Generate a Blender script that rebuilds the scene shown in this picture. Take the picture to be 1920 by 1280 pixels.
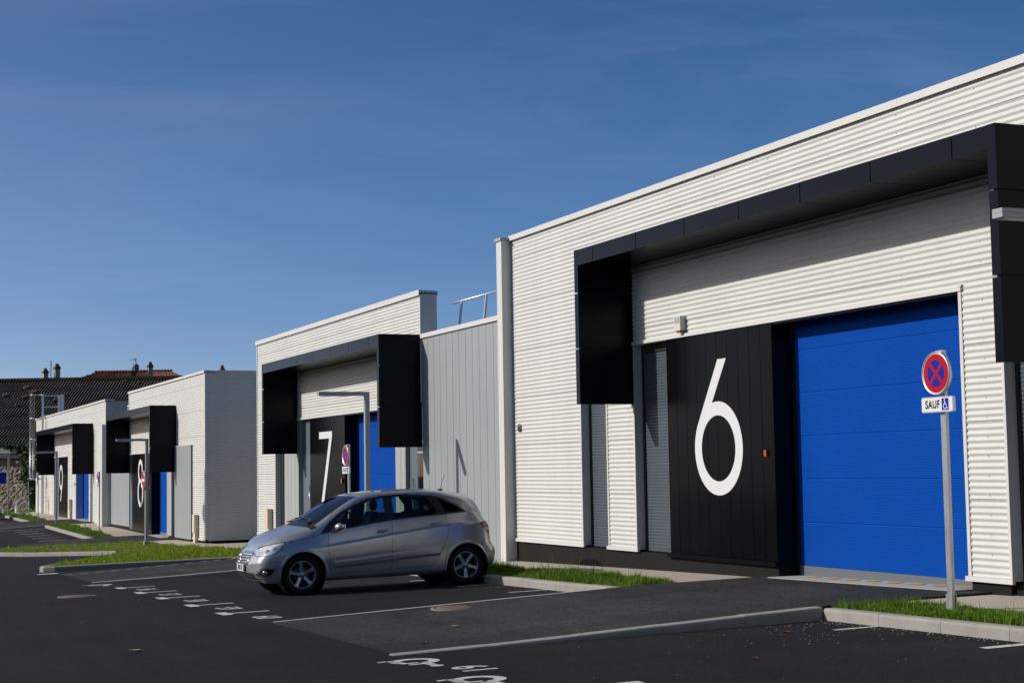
import bpy, bmesh, math, random
import numpy as np
from mathutils import Vector, Matrix

# ---------------------------------------------------------------- clear / camera / light
for _o in list(bpy.data.objects):
    bpy.data.objects.remove(_o, do_unlink=True)
SC = bpy.context.scene
COL = SC.collection
R = math.radians
rng = np.random.default_rng(7)
random.seed(7)

YAW, PITCH, ROLL = R(23.1429), R(4.4811), R(-0.96927)
def cam_axes():
    w = Vector((math.sin(YAW) * math.cos(PITCH), math.cos(YAW) * math.cos(PITCH), math.sin(PITCH)))
    r = Vector((math.cos(YAW), -math.sin(YAW), 0))
    u = r.cross(w)
    return r * math.cos(ROLL) + u * math.sin(ROLL), u * math.cos(ROLL) - r * math.sin(ROLL), w
_r, _u, _w = cam_axes()
camd = bpy.data.cameras.new('camera')
cam = bpy.data.objects.new('camera', camd)
COL.objects.link(cam)
cam.matrix_world = Matrix(((_r.x, _u.x, -_w.x, 0), (_r.y, _u.y, -_w.y, 0), (_r.z, _u.z, -_w.z, 0), (0, 0, 0, 1)))
camd.sensor_width = 36.0
camd.sensor_fit = 'HORIZONTAL'
camd.lens = 36.0 * 3030.8 / 1920.0
camd.clip_start = 0.1
camd.clip_end = 3000
SC.camera = cam

SUN_DIR = Vector((1.0, -0.43, -0.61)).normalized()      # direction the light travels
ELEV = math.asin(-SUN_DIR.z)
AZ = math.atan2(-SUN_DIR.x, -SUN_DIR.y)                  # from +Y towards +X
world = bpy.data.worlds.new("World")
SC.world = world
world.use_nodes = True
nt = world.node_tree
bg = nt.nodes['Background']
sky = nt.nodes.new('ShaderNodeTexSky')
sky.sky_type = 'NISHITA'
sky.sun_disc = False
sky.sun_elevation = ELEV
sky.sun_rotation = AZ
sky.altitude = 60
sky.air_density = 0.38
sky.dust_density = 1.15
sky.ozone_density = 0.0
# thin cirrus veil: a faint stretched noise added to the sky colour
tc = nt.nodes.new('ShaderNodeTexCoord')
mp = nt.nodes.new('ShaderNodeMapping')
mp.inputs['Rotation'].default_value = (0.15, 0.55, 0.5)
mp.inputs['Scale'].default_value = (1.3, 5.0, 9.0)
nz = nt.nodes.new('ShaderNodeTexNoise')
nz.inputs['Scale'].default_value = 1.6
nz.inputs['Detail'].default_value = 7
nz.inputs['Roughness'].default_value = 0.6
nz.inputs['Distortion'].default_value = 0.7
rp = nt.nodes.new('ShaderNodeValToRGB')
rp.color_ramp.elements[0].position = 0.42
rp.color_ramp.elements[0].color = (0, 0, 0, 1)
rp.color_ramp.elements[1].position = 0.85
rp.color_ramp.elements[1].color = (1, 1, 1, 1)
mx = nt.nodes.new('ShaderNodeMix')
mx.data_type = 'RGBA'
mx.blend_type = 'ADD'
mx.inputs[7].default_value = (0.30, 0.33, 0.37, 1)
hs = nt.nodes.new('ShaderNodeHueSaturation')
hs.inputs['Saturation'].default_value = 1.37
L = nt.links.new
L(tc.outputs['Generated'], mp.inputs['Vector'])
L(mp.outputs['Vector'], nz.inputs['Vector'])
L(nz.outputs['Fac'], rp.inputs['Fac'])
L(rp.outputs['Color'], mx.inputs[0])
L(sky.outputs['Color'], hs.inputs['Color'])
L(hs.outputs['Color'], mx.inputs[6])
L(mx.outputs[2], bg.inputs['Color'])
bg.inputs['Strength'].default_value = 0.128

sund = bpy.data.lights.new('sun', 'SUN')
sund.energy = 4.3
sund.angle = R(0.53)
sund.color = (1.0, 0.955, 0.88)
suno = bpy.data.objects.new('sun', sund)
COL.objects.link(suno)
suno.rotation_euler = SUN_DIR.to_track_quat('-Z', 'Y').to_euler()
suno.location = (-30, 30, 40)
SC.view_settings.view_transform = 'Standard'
SC.view_settings.look = 'None'
SC.view_settings.exposure = 0.0
SC.view_settings.gamma = 1.0
SC.render.engine = 'CYCLES'
SC.cycles.use_denoising = True
SC.cycles.filter_width = 1.5
SC.cycles.max_bounces = 6
SC.cycles.transparent_max_bounces = 12

# ---------------------------------------------------------------- materials
MATS = {}
def mat(name, col, rough=0.6, metal=0.0, var=0.0, vscale=3.0, bump=0.0, bscale=60.0, spec=0.5, coat=0.0, fine=0.0, fscale=90.0, stretch=None):
    m = bpy.data.materials.new(name)
    m.use_nodes = True
    t = m.node_tree
    p = t.nodes['Principled BSDF']
    p.inputs['Base Color'].default_value = (*col, 1)
    p.inputs['Roughness'].default_value = rough
    p.inputs['Metallic'].default_value = metal
    p.inputs['Specular IOR Level'].default_value = spec
    p.inputs['Coat Weight'].default_value = coat
    p.inputs['Coat Roughness'].default_value = 0.05
    tcn = t.nodes.new('ShaderNodeTexCoord')
    src = tcn.outputs['Object']
    if stretch:
        mpn = t.nodes.new('ShaderNodeMapping')
        mpn.inputs['Scale'].default_value = stretch
        t.links.new(src, mpn.inputs['Vector'])
        src = mpn.outputs['Vector']
    last = None
    for amt, sc_, det in ((var, vscale, 5), (fine, fscale, 2)):
        if amt > 0:
            n = t.nodes.new('ShaderNodeTexNoise')
            n.inputs['Scale'].default_value = sc_
            n.inputs['Detail'].default_value = det
            n.inputs['Roughness'].default_value = 0.65
            t.links.new(src, n.inputs['Vector'])
            mr = t.nodes.new('ShaderNodeMapRange')
            mr.inputs['From Min'].default_value = 0.25
            mr.inputs['From Max'].default_value = 0.75
            mr.inputs['To Min'].default_value = 1 - amt
            mr.inputs['To Max'].default_value = 1 + amt
            t.links.new(n.outputs['Fac'], mr.inputs['Value'])
            mm = t.nodes.new('ShaderNodeMix')
            mm.data_type = 'RGBA'
            mm.blend_type = 'MULTIPLY'
            mm.inputs[0].default_value = 1
            if last is None:
                mm.inputs[6].default_value = (*col, 1)
            else:
                t.links.new(last, mm.inputs[6])
            t.links.new(mr.outputs['Result'], mm.inputs[7])
            last = mm.outputs[2]
    if last is not None:
        t.links.new(last, p.inputs['Base Color'])
    if bump > 0:
        n = t.nodes.new('ShaderNodeTexNoise')
        n.inputs['Scale'].default_value = bscale
        n.inputs['Detail'].default_value = 3
        t.links.new(src, n.inputs['Vector'])
        b = t.nodes.new('ShaderNodeBump')
        b.inputs['Strength'].default_value = bump
        b.inputs['Distance'].default_value = 0.02
        t.links.new(n.outputs['Fac'], b.inputs['Height'])
        t.links.new(b.outputs['Normal'], p.inputs['Normal'])
    MATS[name] = m
    return m

def asphalt(name, c0, c1, speck, speck_amt, bumpd):
    """dark bound stone: mottled binder, lighter aggregate grains, stains"""
    m = bpy.data.materials.new(name)
    m.use_nodes = True
    t = m.node_tree
    p = t.nodes['Principled BSDF']
    p.inputs['Roughness'].default_value = 0.85
    p.inputs['Specular IOR Level'].default_value = 0.15
    tcn = t.nodes.new('ShaderNodeTexCoord')
    def noise(scale, det, rough=0.6, dist=0.0):
        n = t.nodes.new('ShaderNodeTexNoise')
        n.inputs['Scale'].default_value = scale
        n.inputs['Detail'].default_value = det
        n.inputs['Roughness'].default_value = rough
        n.inputs['Distortion'].default_value = dist
        t.links.new(tcn.outputs['Object'], n.inputs['Vector'])
        return n
    def ramp(src, a, b, ca, cb):
        r = t.nodes.new('ShaderNodeValToRGB')
        r.color_ramp.elements[0].position = a
        r.color_ramp.elements[1].position = b
        r.color_ramp.elements[0].color = (*ca, 1)
        r.color_ramp.elements[1].color = (*cb, 1)
        t.links.new(src, r.inputs['Fac'])
        return r.outputs['Color']
    def mixc(fac, a, b, mode='MIX'):
        x = t.nodes.new('ShaderNodeMix')
        x.data_type = 'RGBA'
        x.blend_type = mode
        if isinstance(fac, float):
            x.inputs[0].default_value = fac
        else:
            t.links.new(fac, x.inputs[0])
        t.links.new(a, x.inputs[6])
        if isinstance(b, tuple):
            x.inputs[7].default_value = (*b, 1)
        else:
            t.links.new(b, x.inputs[7])
        return x.outputs[2]
    big = noise(0.5, 6, 0.62, 0.6)
    base = ramp(big.outputs['Fac'], 0.3, 0.72, c0, c1)
    mid = noise(7.0, 5, 0.7)
    base = mixc(1.0, base, ramp(mid.outputs['Fac'], 0.3, 0.75, (0.78,) * 3, (1.25,) * 3), 'MULTIPLY')
    for scl, lo, hi, amt in (((1.6, 0.05, 1), 0.35, 0.68, 0.16), ((0.09, 1.1, 1), 0.38, 0.70, 0.10)):
        q = t.nodes.new('ShaderNodeMapping')
        q.inputs['Scale'].default_value = scl
        q.inputs['Rotation'].default_value = (0, 0, 0.06)
        t.links.new(tcn.outputs['Object'], q.inputs['Vector'])
        n = t.nodes.new('ShaderNodeTexNoise')
        n.inputs['Scale'].default_value = 1.0
        n.inputs['Detail'].default_value = 6
        n.inputs['Roughness'].default_value = 0.6
        t.links.new(q.outputs['Vector'], n.inputs['Vector'])
        base = mixc(1.0, base, ramp(n.outputs['Fac'], lo, hi, (1 - amt,) * 3, (1 + 1.6 * amt,) * 3), 'MULTIPLY')
    oil = noise(1.7, 3, 0.5)
    base = mixc(1.0, base, ramp(oil.outputs['Fac'], 0.66, 0.74, (1,) * 3, (0.6,) * 3), 'MULTIPLY')
    grain = noise(85, 3)
    base = mixc(1.0, base, ramp(grain.outputs['Fac'], 0.32, 0.70, (0.42,) * 3, (1.65,) * 3), 'MULTIPLY')
    clod = noise(19, 5, 0.8)
    base = mixc(1.0, base, ramp(clod.outputs['Fac'], 0.36, 0.66, (0.45,) * 3, (1.6,) * 3), 'MULTIPLY')
    v = t.nodes.new('ShaderNodeTexVoronoi')
    v.inputs['Scale'].default_value = 30
    t.links.new(tcn.outputs['Object'], v.inputs['Vector'])
    sm = ramp(v.outputs['Distance'], 0.10, 0.16, (1,) * 3, (0,) * 3)
    gate = noise(9.0, 2)
    g2 = ramp(gate.outputs['Fac'], 0.60 - 0.1 * speck_amt, 0.66, (0,) * 3, (1,) * 3)
    x = t.nodes.new('ShaderNodeMath')
    x.operation = 'MULTIPLY'
    t.links.new(sm, x.inputs[0])
    t.links.new(g2, x.inputs[1])
    base = mixc(x.outputs[0], base, speck)
    t.links.new(base, p.inputs['Base Color'])
    b = t.nodes.new('ShaderNodeBump')
    b.inputs['Strength'].default_value = bumpd
    b.inputs['Distance'].default_value = 0.01
    t.links.new(grain.outputs['Fac'], b.inputs['Height'])
    t.links.new(b.outputs['Normal'], p.inputs['Normal'])
    MATS[name] = m
    return m

asphalt('asphalt_lot', (0.0085, 0.0083, 0.0091), (0.0155, 0.0152, 0.0163), (0.09, 0.085, 0.08), 0.4, 0.7)
asphalt('asphalt_drive', (0.025, 0.025, 0.0253), (0.050, 0.0492, 0.049), (0.20, 0.195, 0.19), 1.6, 1.0)
mat('path_gravel', (0.39, 0.34, 0.275), 0.9, var=0.12, vscale=1.5, bump=0.5, bscale=110, fine=0.25, fscale=90)
mat('kerb_concrete', (0.27, 0.26, 0.24), 0.9, spec=0.15, var=0.16, vscale=2.5, bump=0.3, bscale=70, fine=0.1, fscale=80)
mat('soil', (0.05, 0.055, 0.02), 0.95, var=0.3, vscale=5, bump=0.6, bscale=30)
mat('white_clad', (0.525, 0.532, 0.508), 0.45, var=0.05, vscale=1.1, spec=0.25, stretch=(1, 1, 0.12))
mat('white_trim', (0.535, 0.54, 0.52), 0.42, var=0.03, vscale=2.0, spec=0.25)
mat('grey_clad', (0.262, 0.280, 0.290), 0.5, var=0.04, vscale=0.9, spec=0.25)
mat('pale_panel', (0.31, 0.325, 0.32), 0.5, var=0.04, vscale=0.8)
mat('black_panel', (0.0034, 0.0042, 0.0068), 0.24, var=0.12, vscale=0.8, spec=0.10)
mat('black_board', (0.0030, 0.0032, 0.0042), 0.26, var=0.22, vscale=1.3, spec=0.055)
mat('dark_frame', (0.02, 0.022, 0.025), 0.4)
mat('frame_grey', (0.10, 0.12, 0.14), 0.45)
mat('plinth_dark', (0.0115, 0.0113, 0.0113), 0.9, spec=0.15, var=0.25, vscale=1.6, bump=0.25, bscale=40, fine=0.15, fscale=60)
mat('shutter_grey', (0.055, 0.07, 0.085), 0.42, var=0.05)
mat('blue_door', (0.0020, 0.052, 0.300), 0.6, var=0.07, vscale=1.2, spec=0.03)
mat('return_shade_tint', (0.30, 0.42, 0.66), 0.5)  # white metal return: its shade and blue reflection are put into the colour
mat('numeral_white', (0.58, 0.60, 0.61), 0.5, spec=0.2)
mat('roof_grey', (0.2, 0.2, 0.2), 0.8, var=0.1)
mat('beige', (0.56, 0.475, 0.36), 0.6, var=0.05)
mat('galv', (0.42, 0.44, 0.45), 0.38, metal=0.75, var=0.2, vscale=14, stretch=(1, 1, 0.3))
mat('lamp_grey', (0.27, 0.285, 0.30), 0.45, metal=0.2, var=0.05)
mat('alu', (0.55, 0.57, 0.6), 0.35, metal=0.7)
mat('orange_lens', (0.34, 0.06, 0.006), 0.3)
mat('sign_white', (0.60, 0.62, 0.63), 0.4, spec=0.2)
mat('sign_red', (0.36, 0.006, 0.012), 0.4, spec=0.12)
mat('sign_blue', (0.010, 0.016, 0.25), 0.4, spec=0.12)
mat('ink', (0.006, 0.006, 0.007), 0.8, spec=0.05)
def worn_paint():
    m = mat('road_paint', (0.46, 0.46, 0.45), 0.8, var=0.2, vscale=7, fine=0.2, fscale=60, spec=0.2)
    t = m.node_tree
    p = t.nodes['Principled BSDF']
    c = t.nodes.new('ShaderNodeTexCoord')
    a = t.nodes.new('ShaderNodeTexNoise'); a.inputs['Scale'].default_value = 70; a.inputs['Detail'].default_value = 3
    b = t.nodes.new('ShaderNodeTexNoise'); b.inputs['Scale'].default_value = 4; b.inputs['Detail'].default_value = 4
    for n in (a, b): t.links.new(c.outputs['Object'], n.inputs['Vector'])
    sm = t.nodes.new('ShaderNodeMath'); sm.operation = 'ADD'
    t.links.new(a.outputs['Fac'], sm.inputs[0]); t.links.new(b.outputs['Fac'], sm.inputs[1])
    rp_ = t.nodes.new('ShaderNodeMapRange')
    rp_.inputs['From Min'].default_value = 0.50; rp_.inputs['From Max'].default_value = 0.66
    t.links.new(sm.outputs[0], rp_.inputs['Value'])
    t.links.new(rp_.outputs['Result'], p.inputs['Alpha'])
worn_paint()
mat('iron', (0.15, 0.110, 0.078), 0.75, var=0.25, vscale=30, bump=0.6, bscale=60)
mat('yellow_paint', (0.45, 0.26, 0.07), 0.8, var=0.3, vscale=12)
mat('threshold', (0.33, 0.32, 0.30), 0.85, var=0.12, vscale=3)
mat('stone', (0.19, 0.155, 0.115), 0.95, var=0.45, vscale=2.6, bump=1.0, bscale=3.0, fine=0.35, fscale=9)
mat('roof_crest', (0.115, 0.106, 0.09), 0.95, spec=0.1, var=0.5, vscale=1.2, fine=0.3, fscale=4)
mat('fibre_roof', (0.013, 0.012, 0.0115), 0.9, spec=0.1, var=0.5, vscale=0.9, fine=0.3, fscale=4)
mat('moss', (0.15, 0.085, 0.03), 0.95, var=0.35, vscale=1.5)
mat('tile', (0.20, 0.085, 0.05), 0.9, var=0.4, vscale=2.0, fine=0.3, fscale=8)
mat('chimney_stone', (0.36, 0.30, 0.225), 0.95, var=0.3, vscale=3.0)
mat('render_wall', (0.45, 0.42, 0.37), 0.9, var=0.15)
mat('rust_brown', (0.045, 0.026, 0.018), 0.9, var=0.3)
mat('leaf_ivy', (0.045, 0.075, 0.018), 0.6, var=0.4, vscale=6)
mat('leaf_brown', (0.30, 0.11, 0.05), 0.8, var=0.2)
mat('leaf_straw', (0.50, 0.40, 0.26), 0.8)
mat('pebble', (0.22, 0.21, 0.19), 0.8, var=0.3, vscale=30)

def grass_mat(name, c0, c1):
    m = bpy.data.materials.new(name)
    m.use_nodes = True
    t = m.node_tree
    p = t.nodes['Principled BSDF']
    p.inputs['Roughness'].default_value = 0.55
    p.inputs['Specular IOR Level'].default_value = 0.25
    tcn = t.nodes.new('ShaderNodeTexCoord')
    n = t.nodes.new('ShaderNodeTexNoise')
    n.inputs['Scale'].default_value = 2.2
    n.inputs['Detail'].default_value = 6
    n.inputs['Roughness'].default_value = 0.75
    t.links.new(tcn.outputs['Object'], n.inputs['Vector'])
    r = t.nodes.new('ShaderNodeValToRGB')
    r.color_ramp.elements[0].position = 0.33
    r.color_ramp.elements[1].position = 0.68
    r.color_ramp.elements[0].color = (*c0, 1)
    r.color_ramp.elements[1].color = (*c1, 1)
    t.links.new(n.outputs['Fac'], r.inputs['Fac'])
    t.links.new(r.outputs['Color'], p.inputs['Base Color'])
    tr = t.nodes.new('ShaderNodeBsdfTranslucent')
    t.links.new(r.outputs['Color'], tr.inputs['Color'])
    ms = t.nodes.new('ShaderNodeMixShader')
    ms.inputs[0].default_value = 0.35
    t.links.new(p.outputs[0], ms.inputs[1])
    t.links.new(tr.outputs[0], ms.inputs[2])
    t.links.new(ms.outputs[0], t.nodes['Material Output'].inputs['Surface'])
    MATS[name] = m
grass_mat('grass_long', (0.060, 0.135, 0.006), (0.135, 0.235, 0.014))
grass_mat('grass_short', (0.125, 0.205, 0.009), (0.25, 0.32, 0.020))

def glass_mat(name, tint, mixf, rough=0.03):
    m = bpy.data.materials.new(name)
    m.use_nodes = True
    t = m.node_tree
    t.nodes.remove(t.nodes['Principled BSDF'])
    g = t.nodes.new('ShaderNodeBsdfGlossy')
    g.inputs['Roughness'].default_value = rough
    tr = t.nodes.new('ShaderNodeBsdfTransparent')
    tr.inputs['Color'].default_value = (*tint, 1)
    f = t.nodes.new('ShaderNodeFresnel')
    f.inputs['IOR'].default_value = mixf
    ms = t.nodes.new('ShaderNodeMixShader')
    t.links.new(f.outputs[0], ms.inputs[0])
    t.links.new(tr.outputs[0], ms.inputs[1])
    t.links.new(g.outputs[0], ms.inputs[2])
    t.links.new(ms.outputs[0], t.nodes['Material Output'].inputs['Surface'])
    MATS[name] = m
glass_mat('car_glass', (0.62, 0.72, 0.70), 1.5)
glass_mat('window_glass', (0.35, 0.38, 0.40), 1.6)

# ---------------------------------------------------------------- mesh helpers
class MB:
    def __init__(self):
        self.v, self.f, self.m, self.names, self.smooth = [], [], [], [], []
    def mi(self, name):
        if name not in self.names:
            self.names.append(name)
        return self.names.index(name)
    def add(self, verts, faces, material, smooth=False):
        o = len(self.v)
        k = self.mi(material)
        self.v.extend([tuple(p) for p in verts])
        for f in faces:
            self.f.append(tuple(i + o for i in f))
            self.m.append(k)
            self.smooth.append(smooth)
        return self
    def box(self, x0, x1, y0, y1, z0, z1, material):
        x0, x1 = min(x0, x1), max(x0, x1); y0, y1 = min(y0, y1), max(y0, y1); z0, z1 = min(z0, z1), max(z0, z1)
        v = [(x, y, z) for x in (x0, x1) for y in (y0, y1) for z in (z0, z1)]
        f = [(0, 1, 3, 2), (4, 6, 7, 5), (0, 4, 5, 1), (2, 3, 7, 6), (0, 2, 6, 4), (1, 5, 7, 3)]
        return self.add(v, f, material)
    def prism(self, pts_a, pts_b, material):
        """closed prism between two equal loops"""
        n = len(pts_a)
        v = list(pts_a) + list(pts_b)
        f = [tuple(range(n))[::-1], tuple(range(n, 2 * n))]
        for i in range(n):
            j = (i + 1) % n
            f.append((i, j, n + j, n + i))
        return self.add(v, f, material)
    def tube(self, pts, r, material, n=8, closed=False):
        pts = [Vector(p) for p in pts]
        rings = []
        v = []
        N = len(pts)
        up = Vector((0, 0, 1))
        for i, p in enumerate(pts):
            if closed:
                d = (pts[(i + 1) % N] - pts[(i - 1) % N])
            else:
                d = (pts[min(i + 1, N - 1)] - pts[max(i - 1, 0)])
            d.normalize()
            a = d.cross(up)
            if a.length < 1e-3:
                a = d.cross(Vector((1, 0, 0)))
            a.normalize()
            b = a.cross(d)
            for k in range(n):
                t = 2 * math.pi * k / n
                v.append(p + a * (r * math.cos(t)) + b * (r * math.sin(t)))
        f = []
        for i in range(N if closed else N - 1):
            j = (i + 1) % N
            for k in range(n):
                l = (k + 1) % n
                f.append((i * n + k, i * n + l, j * n + l, j * n + k))
        if not closed:
            f.append(tuple(range(n)))
            f.append(tuple(range((N - 1) * n, N * n))[::-1])
        return self.add(v, f, material, True)
    def lathe(self, prof, origin, axis, material, n=48, smooth=True, caps=False):
        """prof: list of (radius, along axis)"""
        axis = Vector(axis).normalized()
        a = axis.orthogonal().normalized()
        b = axis.cross(a)
        o = Vector(origin)
        v = []
        for r_, h in prof:
            for k in range(n):
                t = 2 * math.pi * k / n
                v.append(o + axis * h + a * (r_ * math.cos(t)) + b * (r_ * math.sin(t)))
        f = []
        for i in range(len(prof) - 1):
            for k in range(n):
                l = (k + 1) % n
                f.append((i * n + k, i * n + l, (i + 1) * n + l, (i + 1) * n + k))
        if caps:
            f.append(tuple(range(n))[::-1])
            f.append(tuple(range((len(prof) - 1) * n, len(prof) * n)))
        return self.add(v, f, material, smooth)
    def ellipsoid(self, c, rx, ry, rz, material, nu=20, nv=12):
        v, f = [], []
        for i in range(nv + 1):
            th = math.pi * i / nv
            for k in range(nu):
                ph = 2 * math.pi * k / nu
                v.append((c[0] + rx * math.sin(th) * math.cos(ph), c[1] + ry * math.sin(th) * math.sin(ph), c[2] + rz * math.cos(th)))
        for i in range(nv):
            for k in range(nu):
                l = (k + 1) % nu
                f.append((i * nu + k, (i + 1) * nu + k, (i + 1) * nu + l, i * nu + l))
        return self.add(v, f, material, True)
    def build(self, name, parent=None, loc=None):
        me = bpy.data.meshes.new(name)
        off = Vector(loc) if loc else Vector((0, 0, 0))
        me.from_pydata([(p[0] - off.x, p[1] - off.y, p[2] - off.z) for p in self.v], [], self.f)
        for n in self.names:
            me.materials.append(MATS[n])
        me.polygons.foreach_set('material_index', self.m)
        me.polygons.foreach_set('use_smooth', self.smooth)
        me.update()
        o = bpy.data.objects.new(name, me)
        COL.objects.link(o)
        o.location = off
        if parent is not None:
            o.parent = parent
            if loc is None:
                o.matrix_parent_inverse = Matrix.Identity(4)
                o.location = -Vector(parent_world(parent))
            else:
                o.location = off - Vector(parent_world(parent))
        return o

def parent_world(p):
    t = Vector((0, 0, 0))
    while p is not None:
        t = t + p.location
        p = p.parent
    return t

def tag(o, label=None, cat=None, group=None, kind=None):
    if label: o['label'] = label
    if cat: o['category'] = cat
    if group: o['group'] = group
    if kind: o['kind'] = kind
    return o

def thing(name, label, cat, loc, group=None):
    o = bpy.data.objects.new(name, None)
    o.empty_display_size = 0.3
    COL.objects.link(o)
    o.location = loc
    return tag(o, label, cat, group)

def struct(mb, name):
    return tag(mb.build(name), kind='structure')

def dup_tree(o, parent=None):
    c = o.copy()
    COL.objects.link(c)
    if parent is not None:
        c.parent = parent
    for ch in list(o.children):
        dup_tree(ch, c)
    return c

def outline_mesh(name, loops, depth, material, M, parent, bevel=0.0):
    """flat shape from 2D outlines (first the outer ring, then holes), extruded towards +local z"""
    cu = bpy.data.curves.new(name, 'CURVE')
    cu.dimensions = '2D'
    cu.fill_mode = 'BOTH'
    cu.extrude = depth / 2
    for lp in loops:
        s = cu.splines.new('POLY')
        s.points.add(len(lp) - 1)
        for i, q in enumerate(lp):
            s.points[i].co = (q[0], q[1], 0, 1)
        s.use_cyclic_u = True
    t = bpy.data.objects.new(name, cu)
    COL.objects.link(t)
    bpy.context.view_layer.update()
    me = bpy.data.meshes.new_from_object(t)
    bpy.data.objects.remove(t, do_unlink=True)
    me.transform(Matrix.Translation((0, 0, depth / 2)))
    if parent is not None:
        me.transform(Matrix.Translation(-parent_world(parent)) @ M)
    else:
        me.transform(M)
    me.name = name
    me.materials.clear()
    me.materials.append(MATS[material])
    o = bpy.data.objects.new(name, me)
    COL.objects.link(o)
    if parent is not None:
        o.parent = parent
    return o

def text_obj(name, s, size, depth, material, M, parent=None, bold=0.0, sx=1.0, spacing=1.0):
    cu = bpy.data.curves.new(name, 'FONT')
    cu.body = s
    cu.size = size
    cu.extrude = depth / 2
    cu.offset = bold
    cu.space_character = spacing
    cu.align_x = 'CENTER'
    cu.align_y = 'CENTER'
    t = bpy.data.objects.new(name, cu)
    COL.objects.link(t)
    bpy.context.view_layer.update()
    me = bpy.data.meshes.new_from_object(t)
    bpy.data.objects.remove(t, do_unlink=True)
    me.transform(Matrix.Translation((0, 0, depth / 2)) @ Matrix.Diagonal((sx, 1, 1, 1)))
    if parent is not None:
        me.transform(Matrix.Translation(-parent_world(parent)) @ M)
    else:
        me.transform(M)
    me.materials.clear()
    me.materials.append(MATS[material])
    o = bpy.data.objects.new(name, me)
    COL.objects.link(o)
    if parent is not None:
        o.parent = parent
    return o

def face_minus_x(x, y, z):
    """local x to the reader's right, local y up, facing -X"""
    return Matrix(((0, 0, -1, x), (-1, 0, 0, y), (0, 1, 0, z), (0, 0, 0, 1)))

def circ(cx, cy, r_, a0=0, a1=360, n=64):
    return [(cx + r_ * math.cos(R(a0 + (a1 - a0) * i / n)), cy + r_ * math.sin(R(a0 + (a1 - a0) * i / n))) for i in range(n if abs(a1 - a0) == 360 else n + 1)]

# ---------------------------------------------------------------- terrain
_GY = [-60, 11.9, 15.1, 21.2, 24.5, 40, 57, 65, 83, 100, 400]
_GZ = [-1.60, -1.66, -1.71, -1.81, -1.87, -2.17, -2.62, -2.68, -2.51, -2.42, -2.42]
def G(x, y):
    return float(np.interp(y, _GY, _GZ)) + 0.018 * (min(max(x, -25), 13) - 10.1)
def KT(x, y):
    return G(x, y) + 0.13
# ---------------------------------------------------------------- ground, kerbs, path, driveways
def sheet(poly_fn, xs, ys, zf, material, name):
    mb = MB()
    nx, ny = len(xs), len(ys)
    v = [(x, y, zf(x, y)) for y in ys for x in xs]
    f = [(j * nx + i, j * nx + i + 1, (j + 1) * nx + i + 1, (j + 1) * nx + i) for j in range(ny - 1) for i in range(nx - 1)]
    mb.add(v, f, material, True)
    return struct(mb, name)

sheet(None, [-400, -25, -10, 0, 5, 10.1, 13, 200, 500], sorted(set(_GY + [-300, 700])), G, 'asphalt_lot', 'ground')

def strip(y0, y1, x0, x1, zf, material, name, step=1.0):
    n = max(1, int(math.ceil((y1 - y0) / step)))
    m = max(1, int(math.ceil((x1 - x0) / 0.6)))
    return sheet(None, [x0 + (x1 - x0) * i / m for i in range(m + 1)], [y0 + (y1 - y0) * i / n for i in range(n + 1)], zf, material, name)

def solid_poly(poly, zf, material, mb, skirt=0.4):
    """flat-topped slab over a convex polygon with vertical sides"""
    n = len(poly)
    top = [(x, y, zf(x, y)) for x, y in poly]
    bot = [(x, y, zf(x, y) - skirt) for x, y in poly]
    mb.add(top, [tuple(range(n))], material)
    mb.add(top + bot, [(i, n + i, n + (i + 1) % n, (i + 1) % n) for i in range(n)], material)

# path along the facades (stops for the gap between the buildings is paved too)
PATH_X0 = 11.15
for a, b in ((4, 12), (12, 15.25), (20.15, 33.2), (38.6, 62.3), (67.4, 82.4), (88.9, 108)):
    strip(a, b, PATH_X0, 12.62, lambda x, y: KT(10.1, y) + 0.012 * (x - 10.1), 'path_gravel', 'pavement')
strip(49.7, 57.0, 12.62, 24, lambda x, y: KT(10.1, y) + 0.012 * (x - 10.1) - 0.02, 'path_gravel', 'pavement')

# driveways: ramps from the lot up to the doors
def ramp(y0, y1, x0, x1):
    def zf(x, y):
        t = min(max((x - x0) / (10.6 - x0), 0), 1)
        t = t * t * (3 - 2 * t) * 0.5 + t * 0.5
        return G(x, y) + 0.004 + t * 0.142
    xs = [x0 + (x1 - x0) * i / 24 for i in range(25)]
    ys = [y0 + (y1 - y0) * i / 6 for i in range(7)]
    mb = MB()
    v = [(x, y, zf(x, y)) for y in ys for x in xs]
    nx = len(xs)
    mb.add(v, [(j * nx + i, j * nx + i + 1, (j + 1) * nx + i + 1, (j + 1) * nx + i) for j in range(6) for i in range(24)], 'asphalt_drive', True)
    for yy in (y0, y1):   # side skirts
        top = [(x, yy, zf(x, yy)) for x in xs]
        bot = [(x, yy, G(x, yy) - 0.1) for x in xs]
        mb.add(top + bot, [(i, i + 1, nx + i + 1, nx + i) for i in range(24)], 'asphalt_drive')
    struct(mb, 'driveway')
    return zf
RZ6 = ramp(15.26, 20.12, 5.2, 12.52)
RZ7 = ramp(33.26, 38.5, 5.0, 12.52)
RZ8 = ramp(62.3, 67.4, 7.2, 12.52)
RZ9 = ramp(82.4, 88.9, 6.5, 12.52)

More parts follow.
